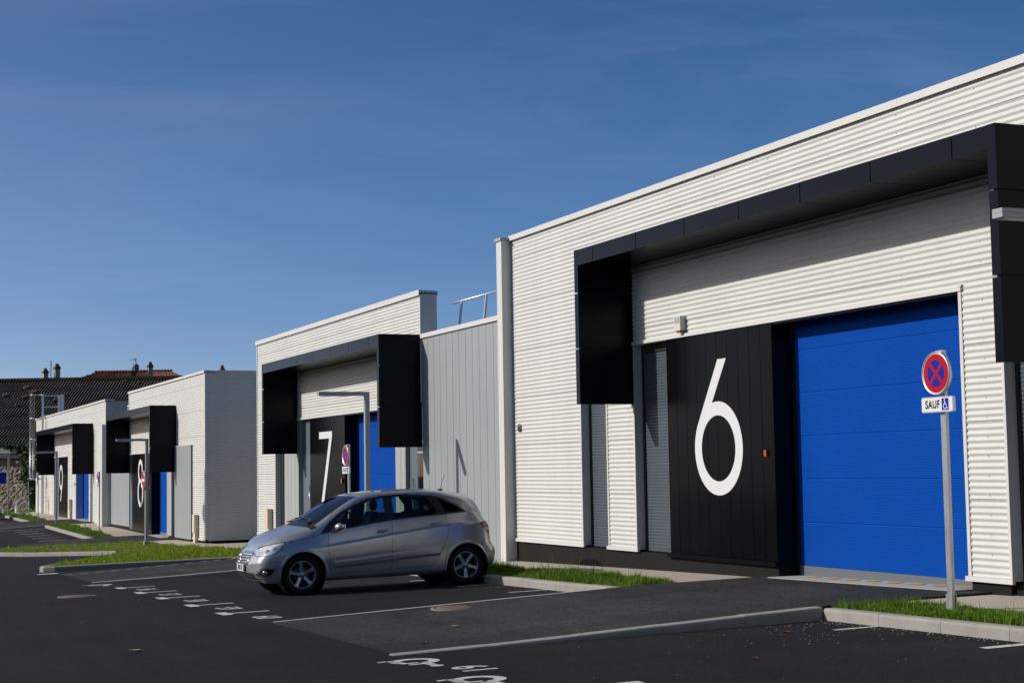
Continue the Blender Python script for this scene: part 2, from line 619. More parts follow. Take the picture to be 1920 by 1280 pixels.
def kerb_line(pts, name='kerb', w=0.15, hfun=None, seg=1.0, inner=1):
    """kerb stones along a polyline; body lies on the left (inner=1) or right of the walking direction"""
    mb = MB()
    hfun = hfun or (lambda x, y: KT(x, y))
    for (xa, ya), (xb, yb) in zip(pts[:-1], pts[1:]):
        d = Vector((xb - xa, yb - ya, 0))
        ln = d.length
        d.normalize()
        nrm = Vector((-d.y, d.x, 0)) * inner
        k = max(1, round(ln / seg))
        for i in range(k):
            s0 = ln * i / k + 0.003
            s1 = ln * (i + 1) / k - 0.003
            jit = random.uniform(-0.003, 0.003)
            def ring(s):
                p = Vector((xa, ya, 0)) + d * s
                zt = hfun(p.x, p.y) + jit
                zb = G(p.x, p.y) - 0.15
                pr = [(0.0, zb), (0.0, zt - 0.03), (0.012, zt - 0.008), (0.03, zt), (w, zt), (w, zb)]
                return [(p.x + nrm.x * a, p.y + nrm.y * a, z) for a, z in pr]
            mb.prism(ring(s0), ring(s1), 'kerb_concrete')
    return struct(mb, name)

# kerb face on the lot side of every bed is the line x = 10.1
kerb_line([(10.1, 2), (10.1, 15.1)], inner=-1)
kerb_line([(10.1, 20.14), (10.1, 33.1)], inner=-1)
kerb_line([(10.1, 67.5), (10.1, 82.3)], inner=-1)
kerb_line([(10.1, 89.0), (10.1, 101)], inner=-1)
# kerbs down the right side of the driveways
kerb_line([(5.15, 15.10), (10.1, 15.10)], inner=1, hfun=lambda x, y: RZ6(x, 15.26) + 0.006)
kerb_line([(5.0, 33.10), (10.1, 33.10)], inner=1, hfun=lambda x, y: RZ7(x, 33.26) + 0.006)
kerb_line([(7.2, 82.24), (10.1, 82.24)], inner=1, hfun=lambda x, y: RZ9(x, 82.4) + 0.006)
# island with the lamp: near edge, rounded tip, back edge
ISL_A = [(10.1, 38.7), (9.2, 39.15), (5.1, 39.6), (4.86, 39.75), (4.80, 40.0), (4.86, 40.4), (6.4, 44.6), (8.0, 49.0), (8.9, 51.6), (10.1, 53.0)]
kerb_line(ISL_A[:9], inner=-1)
ISL_B = [(9.6, 52.6), (8.6, 52.3), (5.6, 58.4), (-1.0, 71.0)]
kerb_line(ISL_B, inner=-1)
kerb_line([(-0.4, 73.5), (5.9, 62.2), (9.9, 62.2)], inner=-1)

GRASS = []
def bed(poly, zoff=0.115):
    mb = MB()
    solid_poly(poly, lambda x, y: G(x, y) + zoff, 'soil', mb)
    struct(mb, 'soil')
bed([(10.24, 2), (11.17, 2), (11.17, 15.1), (10.24, 15.24)])
bed([(10.24, 20.2), (11.17, 20.2), (11.17, 33.1), (10.24, 33.1)])
bed([(10.24, 67.5), (11.17, 67.5), (11.17, 82.3), (10.24, 82.3)])
bed([(10.24, 89.0), (11.17, 89.0), (11.17, 101), (10.24, 101)])
bed([(11.17, 38.7), (9.2, 39.28), (5.2, 39.72), (4.96, 40.0), (6.5, 44.5), (8.1, 48.9), (9.0, 51.5), (9.9, 53.0), (11.17, 53.0)])
bed([(11.17, 53.0), (8.7, 52.45), (5.75, 58.4), (5.9, 62.1), (11.17, 62.2)])
bed([(5.75, 58.45), (-0.9, 71.0), (-0.4, 73.3), (5.85, 62.1)])

def in_poly(x, y, poly):
    c = False
    n = len(poly)
    for i in range(n):
        x0, y0 = poly[i]
        x1, y1 = poly[(i + 1) % n]
        if (y0 > y) != (y1 > y) and x < (x1 - x0) * (y - y0) / (y1 - y0) + x0:
            c = not c
    return c

def grass(poly, density, h, wid, material, seed, zoff=0.115, lean=0.5, tall=0.03):
    g = np.random.default_rng(seed)
    xs = [p[0] for p in poly]; ys = [p[1] for p in poly]
    n = int((max(xs) - min(xs)) * (max(ys) - min(ys)) * density)
    X = g.uniform(min(xs), max(xs), n); Y = g.uniform(min(ys), max(ys), n)
    keep = np.array([in_poly(a, b, poly) for a, b in zip(X, Y)])
    X, Y = X[keep], Y[keep]
    n = len(X)
    clump = 0.6 + 0.4 * np.sin(X * 7.1 + np.sin(Y * 3.3) * 2) * np.sin(Y * 5.3 + X * 2.1) + 0.25 * np.sin(Y * 1.7 + 0.5)
    H = h * np.clip(clump, 0.35, 1.3) * g.uniform(0.55, 1.25, n)
    H = np.where(g.uniform(0, 1, n) < tall, H * g.uniform(1.4, 2.3, n), H)
    ang = g.uniform(0, 2 * np.pi, n)
    ln = lean * H * g.uniform(0.1, 1.0, n)
    la = g.uniform(0, 2 * np.pi, n)
    W = wid * g.uniform(0.6, 1.3, n)
    Z = np.array([G(a, b) + zoff - 0.01 for a, b in zip(X, Y)])
    dx, dy = np.cos(ang) * W / 2, np.sin(ang) * W / 2
    lx, ly = np.cos(la) * ln, np.sin(la) * ln
    V = np.empty((n, 5, 3))
    V[:, 0] = np.stack([X - dx, Y - dy, Z], 1)
    V[:, 1] = np.stack([X + dx, Y + dy, Z], 1)
    V[:, 2] = np.stack([X + dx * .8 + lx * .35, Y + dy * .8 + ly * .35, Z + H * .6], 1)
    V[:, 3] = np.stack([X - dx * .8 + lx * .35, Y - dy * .8 + ly * .35, Z + H * .6], 1)
    V[:, 4] = np.stack([X + lx, Y + ly, Z + H * 0.97], 1)
    V = V.reshape(-1, 3)
    b = np.arange(n) * 5
    faces = [tuple(q) for q in np.stack([b, b + 1, b + 2, b + 3], 1).tolist()] + [tuple(q) for q in np.stack([b + 3, b + 2, b + 4], 1).tolist()]
    me = bpy.data.meshes.new('grass')
    me.from_pydata(V.tolist(), [], faces)
    me.materials.append(MATS[material])
    o = bpy.data.objects.new('grass', me)
    COL.objects.link(o)
    return tag(o, kind='stuff')
def glab(o, label):
    o['label'] = label; o['category'] = 'grass'
glab(grass([(10.27, 8), (11.2, 8), (11.2, 14.6), (10.7, 15.15), (10.27, 15.2)], 4200, 0.12, 0.008, 'grass_long', 1), 'long green grass around the foot of the nearest sign post')
glab(grass([(10.27, 20.2), (11.2, 20.35), (11.2, 33.0), (10.27, 33.0)], 2800, 0.15, 0.010, 'grass_long', 2), 'long green grass along the kerb behind the silver car')
glab(grass([(10.27, 67.7), (11.1, 68.6), (11.15, 82.2), (10.27, 82.2)], 700, 0.16, 0.02, 'grass_long', 3), 'grass strip in front of the unit with the numeral 8')
glab(grass([(10.27, 89.2), (11.1, 90), (11.15, 101), (10.27, 101)], 600, 0.16, 0.02, 'grass_long', 4), 'grass strip in front of the unit with the numeral 9')
glab(grass([(11.17, 38.8), (9.2, 39.3), (5.25, 39.75), (5.0, 40.0), (6.55, 44.5), (8.15, 48.9), (9.0, 51.4), (9.9, 53.0), (11.2, 53.0)], 900, 0.09, 0.02, 'grass_short', 5, lean=0.8), 'short yellowish grass on the kerbed island left of the silver car')
glab(grass([(11.17, 53.0), (8.75, 52.5), (5.8, 58.4), (5.95, 62.0), (11.17, 62.1)], 700, 0.10, 0.022, 'grass_short', 6, lean=0.8), 'short grass on the far island behind the pale kerb')
glab(grass([(5.75, 58.5), (-0.8, 71.0), (-0.35, 73.2), (5.8, 62.0)], 450, 0.10, 0.025, 'grass_short', 8, lean=0.8), 'short grass on the far island at the left edge')
glab(grass([(8.2, 101), (10.4, 101), (13, 107), (13, 112), (4, 112), (4, 106)], 110, 0.22, 0.05, 'grass_long', 9, zoff=0.01), 'rough grass at the foot of the stone wall')

# plants at the kerb: a few long seeding stems
# ---------------------------------------------------------------- painted markings
def mark(poly, dz, name='bay_marking', zf=None):
    zf = zf or G
    mb = MB()
    mb.add([(x, y, zf(x, y) + dz) for x, y in poly], [tuple(range(len(poly)))], 'road_paint')
    return struct(mb, name)
def rect(x0, x1, y0, y1): return [(x0, y0), (x1, y0), (x1, y1), (x0, y1)]
TY = [30.43, 28.45, 26.5, 24.2, 22.1]
for y in TY:
    mark([(5.02, y - 0.27), (5.17, y - 0.27), (5.17, y - 0.06), (5.72, y - 0.06), (5.72, y + 0.05), (5.17, y + 0.05), (5.17, y + 0.27), (5.02, y + 0.27)], 0.004)
    mark(rect(9.45, 10.08, y - 0.05 + 0.3, y + 0.05 + 0.3), 0.004)
def ground_text(s, x, y, size, name='bay_number'):
    z = G(x, y) + 0.004
    gy = (G(x, y + .3) - G(x, y - .3)) / .6
    M = Matrix(((0, 1, 0, x), (-1, 0, 0, y), (-gy, 0.018, 1, z), (0, 0, 0, 1))) @ Matrix.Diagonal((1, 1, 0.2, 1))
    o = text_obj(name, s, size, 0.004, 'road_paint', M, None, bold=0.008, sx=1.0, spacing=1.1)
    return tag(o, kind='structure')
for s, y in (('60', 20.95), ('59', 23.1), ('58', 25.3), ('57', 27.4), ('56', 29.45)):
    ground_text(s, 5.38, y, 0.46)
ground_text('61', 5.36, 13.55, 0.46)
def wheelchair(x, y, s=1.0):
    """painted wheelchair symbol, feet towards the road"""
    def T(px, py):     # px to the reader's right (-X), py up (-Y)
        return (x - px * s, y - py * s)
    o = []
    ring_o = [T(*q) for q in circ(0.02, -0.16, 0.225, 100, 385, 40)]
    ring_i = [T(*q) for q in circ(0.02, -0.16, 0.125, 100, 385, 40)]
    mb = MB()
    n = len(ring_o)
    z = lambda p: (p[0], p[1], G(*p) + 0.004)
    mb.add([z(p) for p in ring_o] + [z(p) for p in ring_i], [(i, i + 1, n + i + 1, n + i) for i in range(n - 1)], 'road_paint')
    def q(pts): mb.add([z(T(*p)) for p in pts], [tuple(range(len(pts)))], 'road_paint')
    q([(-0.06, 0.22), (0.02, 0.22), (0.03, 0.0), (-0.05, 0.0)])
    q([(0.031, 0.05), (0.16, 0.05), (0.16, 0.11), (0.028, 0.11)])
    q([(0.03, -0.002), (0.19, -0.002), (0.19, -0.06), (0.03, -0.06)])
    q([(0.192, -0.002), (0.25, -0.30), (0.19, -0.32), (0.13, -0.061), (0.19, -0.061)])
    q([(0.252, -0.28), (0.33, -0.25), (0.33, -0.31), (0.24, -0.335)])
    q(circ(-0.02, 0.30, 0.062, 0, 360, 20))
    struct(mb, 'wheelchair_marking')
wheelchair(5.17, 14.33, 1.05)
wheelchair(5.13, 12.62, 1.05)
wheelchair(5.0, 31.9, 1.05)
mark(rect(5.45, 6.1, 11.66, 11.80), 0.004)
mark(rect(9.55, 10.08, 11.72, 11.84), 0.004)
mark(rect(9.55, 10.08, 14.05, 14.13), 0.004)
# solid line on the left edge of the near driveway, dashed line by the island
mark([(5.25, 20.02), (9.9, 20.02), (9.9, 20.10), (5.25, 20.10)], 0.004, 'edge_line', RZ6)
for i in range(13):
    x = 5.0 + i * 0.36
    y = 37.3 + 0.0 * i
    mark([(x, 37.28 + (x - 5) * 0.3), (x + 0.2, 37.28 + (x + 0.2 - 5) * 0.3), (x + 0.2, 37.36 + (x + 0.2 - 5) * 0.3), (x, 37.36 + (x - 5) * 0.3)], 0.006, 'dashed_line', RZ7)
mark(rect(4.6, 5.05, 38.5, 38.9), 0.004)
for y in (69.5, 71.8, 74.1, 76.4, 78.7):
    mark(rect(8.3, 9.4, y, y + 0.12), 0.004)
for y in (91.3, 93.6):
    mark(rect(8.3, 9.4, y, y + 0.12), 0.004)
mark(rect(6.4, 9.9, 80.9, 81.02), 0.004, 'edge_line')
# yellow hazard dashes and the concrete threshold of the near door
def threshold(y0, y1, zf, dashes):
    mb = MB()
    z0 = zf(12.5, (y0 + y1) / 2)
    a, b = zf(12.5, y0), zf(12.5, y1)
    mb.prism([(12.32, y0, a - .2), (12.95, y0, a - .2), (12.95, y0, a + .014), (12.32, y0, a + .006)], [(12.32, y1, b - .2), (12.95, y1, b - .2), (12.95, y1, b + .014), (12.32, y1, b + .006)], 'threshold')
    struct(mb, 'threshold')
    if dashes:
        m2 = MB()
        y = y0 + 0.12
        while y < y1 - 0.3:
            za, zb = zf(12.5, y), zf(12.5, y + 0.22)
            m2.add([(12.62, y, za + .0145), (12.82, y + .1, za + .0175), (12.82, y + .32, zb + .0175), (12.62, y + .22, zb + .0145)], [(0, 1, 2, 3)], 'yellow_paint')
            y += 0.46
        struct(m2, 'hazard_marking')
threshold(15.7, 19.78, RZ6, True)
threshold(36.5, 40.4, lambda x, y: KT(10.1, y) + 0.03, False)
threshold(64.05, 67.25, RZ8, False)
threshold(84.2, 88.7, RZ9, False)

def manhole(x, y, label, zf, tilt=0.0):
    z = zf(x, y) + 0.004
    t = thing('manhole_cover', label, 'manhole cover', (x, y, z), 'round iron covers in the asphalt')
    mb = MB()
    mb.lathe([(0.0, 0.004), (0.26, 0.004), (0.262, 0.0)], (x, y, z), (0, 0, 1), 'iron', 40)
    for i in range(-4, 5):
        for j in range(-4, 5):
            if i * i + j * j < 17:
                mb.box(x + i * .055 - .018, x + i * .055 + .018, y + j * .055 - .018, y + j * .055 + .018, z + .0045, z + .0065, 'iron')
    mb.build('cover', t)
    mb = MB()
    mb.lathe([(0.27, -0.02), (0.27, 0.003), (0.33, 0.003), (0.332, -0.02)], (x, y, z), (0, 0, 1), 'iron', 40)
    mb.build('rim', t)
manhole(7.5, 19.5, 'rusty round manhole cover set in the near driveway beside the white line', RZ6)
manhole(4.06, 28.6, 'brownish round manhole cover in the dark road left of the bay markings', G)

# loose pebbles swept against the kerb corner, dry leaves, twigs
g = np.random.default_rng(21)
mb = MB()
def pebble(x, y, s, zf=G):
    z = zf(x, y)
    mb.ellipsoid((x, y, z + s * .35), s, s * g.uniform(.6, 1), s * .6, 'pebble', 6, 4)
for i in range(80):
    pebble(10.0 - abs(g.normal(0, .8)), 14.9 - abs(g.normal(0, 1.1)), g.uniform(.004, .011))
for i in range(30):
    pebble(g.uniform(5.5, 10), g.uniform(10.5, 15), g.uniform(.003, .008))
for i in range(70):
    pebble(g.uniform(6, 12.2), g.uniform(15.4, 20), g.uniform(.003, .007), RZ6)
for i in range(60):
    pebble(10.06 - abs(g.normal(0, .1)), g.uniform(11.5, 15), g.uniform(.006, .014))
for i in range(40):
    pebble(10.06 - abs(g.normal(0, .12)), g.uniform(20.3, 25), g.uniform(.006, .012))
for i in range(20):
    pebble(g.uniform(2.5, 9), g.uniform(14, 34), g.uniform(.004, .008))
o = tag(mb.build('gravel'), kind='stuff')
o['label'] = 'loose pale pebbles scattered over the asphalt near the kerb'; o['category'] = 'gravel'
def leaf(x, y, ang, size, material, label, zf=G):
    z = zf(x, y)
    pts = []
    for i in range(7):
        t = i / 6
        w = math.sin(math.pi * min(1, t * 1.05)) * 0.32
        pts.append((t - .5, w))
    v, f = [], []
    for (a, w) in pts:
        for s in (-1, 0, 1):
            px, py = a * size, s * w * size
            v.append((x + px * math.cos(ang) - py * math.sin(ang), y + px * math.sin(ang) + py * math.cos(ang), z + .006 + abs(s) * .012 * size / .1 + .01 * abs(a)))
    for i in range(6):
        f += [(i * 3, i * 3 + 1, i * 3 + 4, i * 3 + 3), (i * 3 + 1, i * 3 + 2, i * 3 + 5, i * 3 + 4)]
    m = MB()
    m.add(v, f, material, True)
    o = m.build('fallen_leaf')
    return tag(o, label, 'leaf', 'dry leaves on the asphalt')
leaf(9.05, 14.2, 0.4, 0.10, 'leaf_brown', 'brown dry leaf lying below the near driveway kerb')
leaf(7.6, 12.45, 0.5, 0.08, 'leaf_brown', 'dark brown leaf farthest right on the near asphalt')
leaf(5.75, 15.9, 0.9, 0.10, 'leaf_brown', 'reddish leaf on the lower end of the near driveway', RZ6)
leaf(6.6, 17.2, 2.2, 0.10, 'leaf_straw', 'pale straw coloured leaf on the near driveway', RZ6)
leaf(3.1, 17.6, 2.6, 0.13, 'leaf_straw', 'pale curled leaf lying alone on the dark road')
# ---------------------------------------------------------------- buildings
WX = 12.5
PITCH_C = 0.0762
AMP = 0.0175
def wave_rows(z0, z1, phase_z):
    """z samples for a horizontal sinus sheet (8 per wave), with a lap step every 12 waves"""
    out = []
    k0 = math.floor((z0 - phase_z) / (PITCH_C / 8))
    k1 = math.ceil((z1 - phase_z) / (PITCH_C / 8))
    zs = [z0] + [phase_z + k * PITCH_C / 8 for k in range(k0, k1 + 1) if z0 < phase_z + k * PITCH_C / 8 < z1] + [z1]
    lap = PITCH_C * 12
    res = []
    for z in zs:
        ph = (z - phase_z) / PITCH_C
        d = AMP / 2 * (1 - math.cos(2 * math.pi * ph))      # 0 at the crest, AMP in the valley
        n = math.floor((z - phase_z) / lap + 1e-6)
        res.append((z, d, n))
    return res
def clad(mb, y0, y1, z0, z1, phase_z, material='white_clad', x=WX, screws=True):
    """horizontal corrugated sheet facing -X"""
    rows = wave_rows(z0, z1, phase_z)
    ny = max(1, int(math.ceil(abs(y1 - y0) / 3.0)))
    ys = [y0 + (y1 - y0) * i / ny for i in range(ny + 1)]
    v, f = [], []
    prev = None
    lines = []
    for (z, d, n) in rows:
        if prev is not None and n != prev:
            lines.append((z, d, 0.0))
            lines.append((z + 0.0005, d, -0.0035))
        # every sheet leans out 3.5 mm at its foot over the one below and lies back towards its head
        lapz = phase_z + n * PITCH_C * 12
        fr = (z - lapz) / (PITCH_C * 12)
        lines.append((z, d, -0.0035 * (1 - fr)))
        prev = n
    for (z, d, o) in lines:
        for y in ys:
            v.append((x + d + o, y, z))
    m = len(ys)
    for i in range(len(lines) - 1):
        for j in range(m - 1):
            f.append((i * m + j, (i + 1) * m + j, (i + 1) * m + j + 1, i * m + j + 1))
    if y1 < y0:
        f = [q[::-1] for q in f]
    mb.add(v, f, material, True)
    if screws and abs(y1 - y0) > 0.5:
        ya, yb = min(y0, y1), max(y0, y1)
        yy = math.ceil(ya / 1.52) * 1.52
        cols = [yy + 1.52 * i for i in range(int((yb - yy) / 1.52) + 1)] or [(ya + yb) / 2]
        for yc in cols:
            k = math.ceil((z0 - phase_z) / (PITCH_C * 3))
            while phase_z + k * PITCH_C * 3 < z1 - 0.03:
                zc = phase_z + k * PITCH_C * 3 + PITCH_C / 2
                if z0 + .02 < zc < z1 - .02:
                    mb.box(x + AMP - 0.012, x + AMP, yc - .0045, yc + .0045, zc - .0045, zc + .0045, 'lamp_grey')
                k += 1
def clad_side(mb, x0, x1, y, z0, z1, phase_z, material='white_clad'):
    """horizontal corrugated sheet facing -Y"""
    rows = wave_rows(z0, z1, phase_z)
    v, f = [], []
    for (z, d, n) in rows:
        v += [(x0, y + d, z), (x1, y + d, z)]
    for i in range(len(rows) - 1):
        f.append((i * 2, i * 2 + 1, i * 2 + 3, i * 2 + 2))
    mb.add(v, f, material, True)

def ribbed(mb, y0, y1, z0, z1, x, pitch, amp, material, joint=None):
    """roller door / shutter curtain: horizontal ribs facing -X"""
    n = int((z1 - z0) / pitch)
    v, f = [], []
    L_ = []
    for i in range(n):
        z = z0 + i * pitch
        for t, d in ((0.0, amp), (0.12, 0.15 * amp), (0.5, 0.0), (0.85, 0.2 * amp)):
            L_.append((z + t * pitch, d))
    L_.append((z1, amp))
    for z, d in L_:
        e = 0
        if joint:
            k = (z - z0) / joint
            if abs(k - round(k)) * joint < 0.006 and 0.3 < k < (z1 - z0) / joint - 0.3:
                e = 0.005
        v += [(x + d + e, y0, z), (x + d + e, y1, z)]
    for i in range(len(L_) - 1):
        f.append((i * 2, i * 2 + 2, i * 2 + 3, i * 2 + 1))
    mb.add(v, f, material, False)

def canopy(unit, yR, yL, top, bottom, joints_from, label=None):
    """portal shaped black frame: header on top, a deep side panel hanging at each end"""
    XF = 11.5
    T = 0.135       # thickness of a side panel
    H = 0.265
    root = MB()
    # inner core, 30 mm behind the cassettes so that the joints read as slots
    root.box(XF + .04, WX + .03, yR + .03, yR + T - .03, bottom + .03, top - .03, 'black_panel')
    root.box(XF + .04, WX + .03, yL - T + .03, yL - .03, bottom + .03, top - .03, 'black_panel')
    root.box(XF + .04, WX + .03, yR + T - .03, yL - T + .03, top - H + .03, top - .03, 'black_panel')
    c = root.build('canopy', unit)
    hh = [top, top - 0.72, top - 1.645, bottom]
    for (a, b) in ((yR, yR + T), (yL - T, yL)):
        m = MB()
        for i in range(3):
            m.box(XF, WX + .016, a, b, hh[i + 1] + (0.012 if i < 2 else 0), hh[i] - (0.012 if i > 0 else 0), 'black_panel')
        m.build('side_panel', c)
    # header cassettes: face, soffit and top
    m = MB()
    ys = [yR + T]
    y = yR + 0.73
    while y < yL - T - 0.2:
        ys.append(y)
        y += 1.52
    ys.append(yL - T)
    for i in range(len(ys) - 1):
        a = ys[i] + (0.009 if i else 0.001)
        b = ys[i + 1] - (0.009 if i < len(ys) - 2 else 0.001)
        m.box(XF + .002, WX + .014, a, b, top - H, top - .002, 'black_panel')
    m.build('header_panel', c)
    return c

def boards(mb, y0, y1, z0, z1, x, w=0.3, material='black_board', gap=0.008, back=0.2):
    n = max(1, round((y1 - y0) / w))
    for i in range(n):
        a = y0 + (y1 - y0) * i / n
        b = y0 + (y1 - y0) * (i + 1) / n
        mb.box(x + random.uniform(0, .0012), x + back, a + gap / 2, b - gap / 2, z0, z1, material)

def grooved(mb, y0, y1, z0, z1, x, w, material):
    """flat vertical cladding with shallow standing joints, facing -X"""
    n = max(1, round((y1 - y0) / w))
    v, f = [], []
    pts = []
    for i in range(n):
        a = y0 + (y1 - y0) * i / n
        b = y0 + (y1 - y0) * (i + 1) / n
        pts += [(a, 0.0), (b - 0.010, 0.0025), (b - 0.009, 0.005), (b - 0.003, 0.005)]
    pts.append((y1, 0.0))
    for y, d in pts:
        v += [(x + d, y, z0), (x + d, y, z1)]
    for i in range(len(pts) - 1):
        f.append((i * 2, i * 2 + 1, i * 2 + 3, i * 2 + 2))
    mb.add(v, f, material, False)

def part(fn, name, parent, label=None):
    m = MB()
    fn(m)
    o = m.build(name, parent)
    if label: o['label'] = label
    return o

def shutter_window(unit, y0, y1, z0, z1, x=12.67, name='shutter_window'):
    fr = part(lambda m: (m.box(x - .02, x + .06, y0, y0 + .05, z0, z1, 'dark_frame'), m.box(x - .02, x + .06, y1 - .05, y1, z0, z1, 'dark_frame'), m.box(x - .021, x + .06, y0 + .051, y1 - .051, z1 - .14, z1 - .001, 'dark_frame')), name, unit)
    part(lambda m: ribbed(m, y0 + .045, y1 - .045, z0 + .01, z1 - .135, x, 0.052, 0.009, 'shutter_grey'), 'shutter', fr)
    return fr

def roller_door(unit, y0, y1, z0, z1, x, soffit=True):
    d = part(lambda m: ribbed(m, y0, y1, z0 + .09, z1, x, 0.0305, 0.0035, 'blue_door', 0.61), 'roller_door', unit)
    part(lambda m: m.box(x - .012, x + .02, y0, y1, z0 - .25, z0 + .088, 'frame_grey'), 'bottom_seal', d)
    part(lambda m: m.box(x - .03, x + .02, y1 - .045, y1 - .005, z0 - .1, z1 - .001, 'dark_frame'), 'guide_rail', d)
    part(lambda m: m.box(x - .03, x + .02, y0 + .005, y0 + .045, z0 - .1, z1 - .001, 'dark_frame'), 'guide_rail', d)
    return d

def coping(unit, y0, y1, ztop, h=0.10, depth=0.42):
    def fn(m):
        n = max(1, round((y1 - y0) / 3.04))
        for i in range(n):
            a = y0 + (y1 - y0) * i / n + (.0015 if i else 0)
            b = y0 + (y1 - y0) * (i + 1) / n - (.0015 if i < n - 1 else 0)
            m.prism([(WX - .045, a, ztop - h), (WX - .045, a, ztop), (WX + depth, a, ztop - .012), (WX + depth, a, ztop - h), (WX + depth - .02, a, ztop - h), (WX + depth - .02, a, ztop - .06), (WX - .03, a, ztop - .06), (WX - .03, a, ztop - h)][::-1],
                    [(WX - .045, b, ztop - h), (WX - .045, b, ztop), (WX + depth, b, ztop - .012), (WX + depth, b, ztop - h), (WX + depth - .02, b, ztop - h), (WX + depth - .02, b, ztop - .06), (WX - .03, b, ztop - .06), (WX - .03, b, ztop - h)][::-1], 'white_trim')
    return part(fn, 'coping', unit)

def numeral(unit_panel, ch, yc, zc, x):
    """tall geometric numerals; (yc, zc) is the ring centre or the given anchor"""
    M = face_minus_x(x, yc, zc)
    if ch in '69':
        RO, RI = 0.71, 0.50
        # tangent point from the stem's top left corner to the ring
        px, py = 0.04, 1.35
        dd = math.hypot(px, py)
        a = math.atan2(py, px) + math.acos(RO / dd)
        jx, jy = -0.16, math.sqrt(RO * RO - 0.16 ** 2)
        aj = math.degrees(math.atan2(jy, jx))
        at = math.degrees(a)
        arc = circ(0, 0, RO, aj, at - 360, 90)
        outer = [(0.29, 1.35)] + arc + [(px, py)]
        hole = circ(0, 0, RI, 0, 360, 72)
        if ch == '9':
            outer = [(-p[0], -p[1]) for p in outer]
        return outline_mesh('numeral', [outer, hole], 0.006, 'numeral_white', M, unit_panel)
    if ch == '7':
        o = [(-0.60, 1.07), (0.61, 1.07), (0.61, 0.93), (-0.23, -0.99), (-0.47, -0.99), (0.34, 0.885), (-0.60, 0.885)]
        o = [(-0.60, 1.07), (0.61, 1.07), (0.61, 0.93), (-0.245, -0.99), (-0.475, -0.99), (0.355, 0.885), (-0.60, 0.885)]
        return outline_mesh('numeral', [o], 0.006, 'numeral_white', M, unit_panel)
    if ch == '8':
        r1, c1, r2, c2 = 0.63, -0.76, 0.53, 0.12
        # outline of two crossing rings
        d = c2 - c1
        yi = (r1 * r1 - r2 * r2 + d * d) / (2 * d)
        xi = math.sqrt(r1 * r1 - yi * yi)
        a1 = math.degrees(math.atan2(yi, xi)); a2 = math.degrees(math.atan2(c1 + yi - c2, xi))
        o = circ(0, c1, r1, 180 - a1, 360 + a1, 80) + circ(0, c2, r2, a2, 180 - a2, 70)[1:-1]
        s = 0.2
        return outline_mesh('numeral', [o, circ(0, c1, r1 - s, 0, 360, 60), circ(0, c2, r2 - s, 0, 360, 60)], 0.006, 'numeral_white', M, unit_panel)

def back_box(m, y0, y1, z0, z1, material='white_trim', xa=WX + .022, xb=13.1):
    m.box(xa, xb, y0, y1, z0, z1, material)

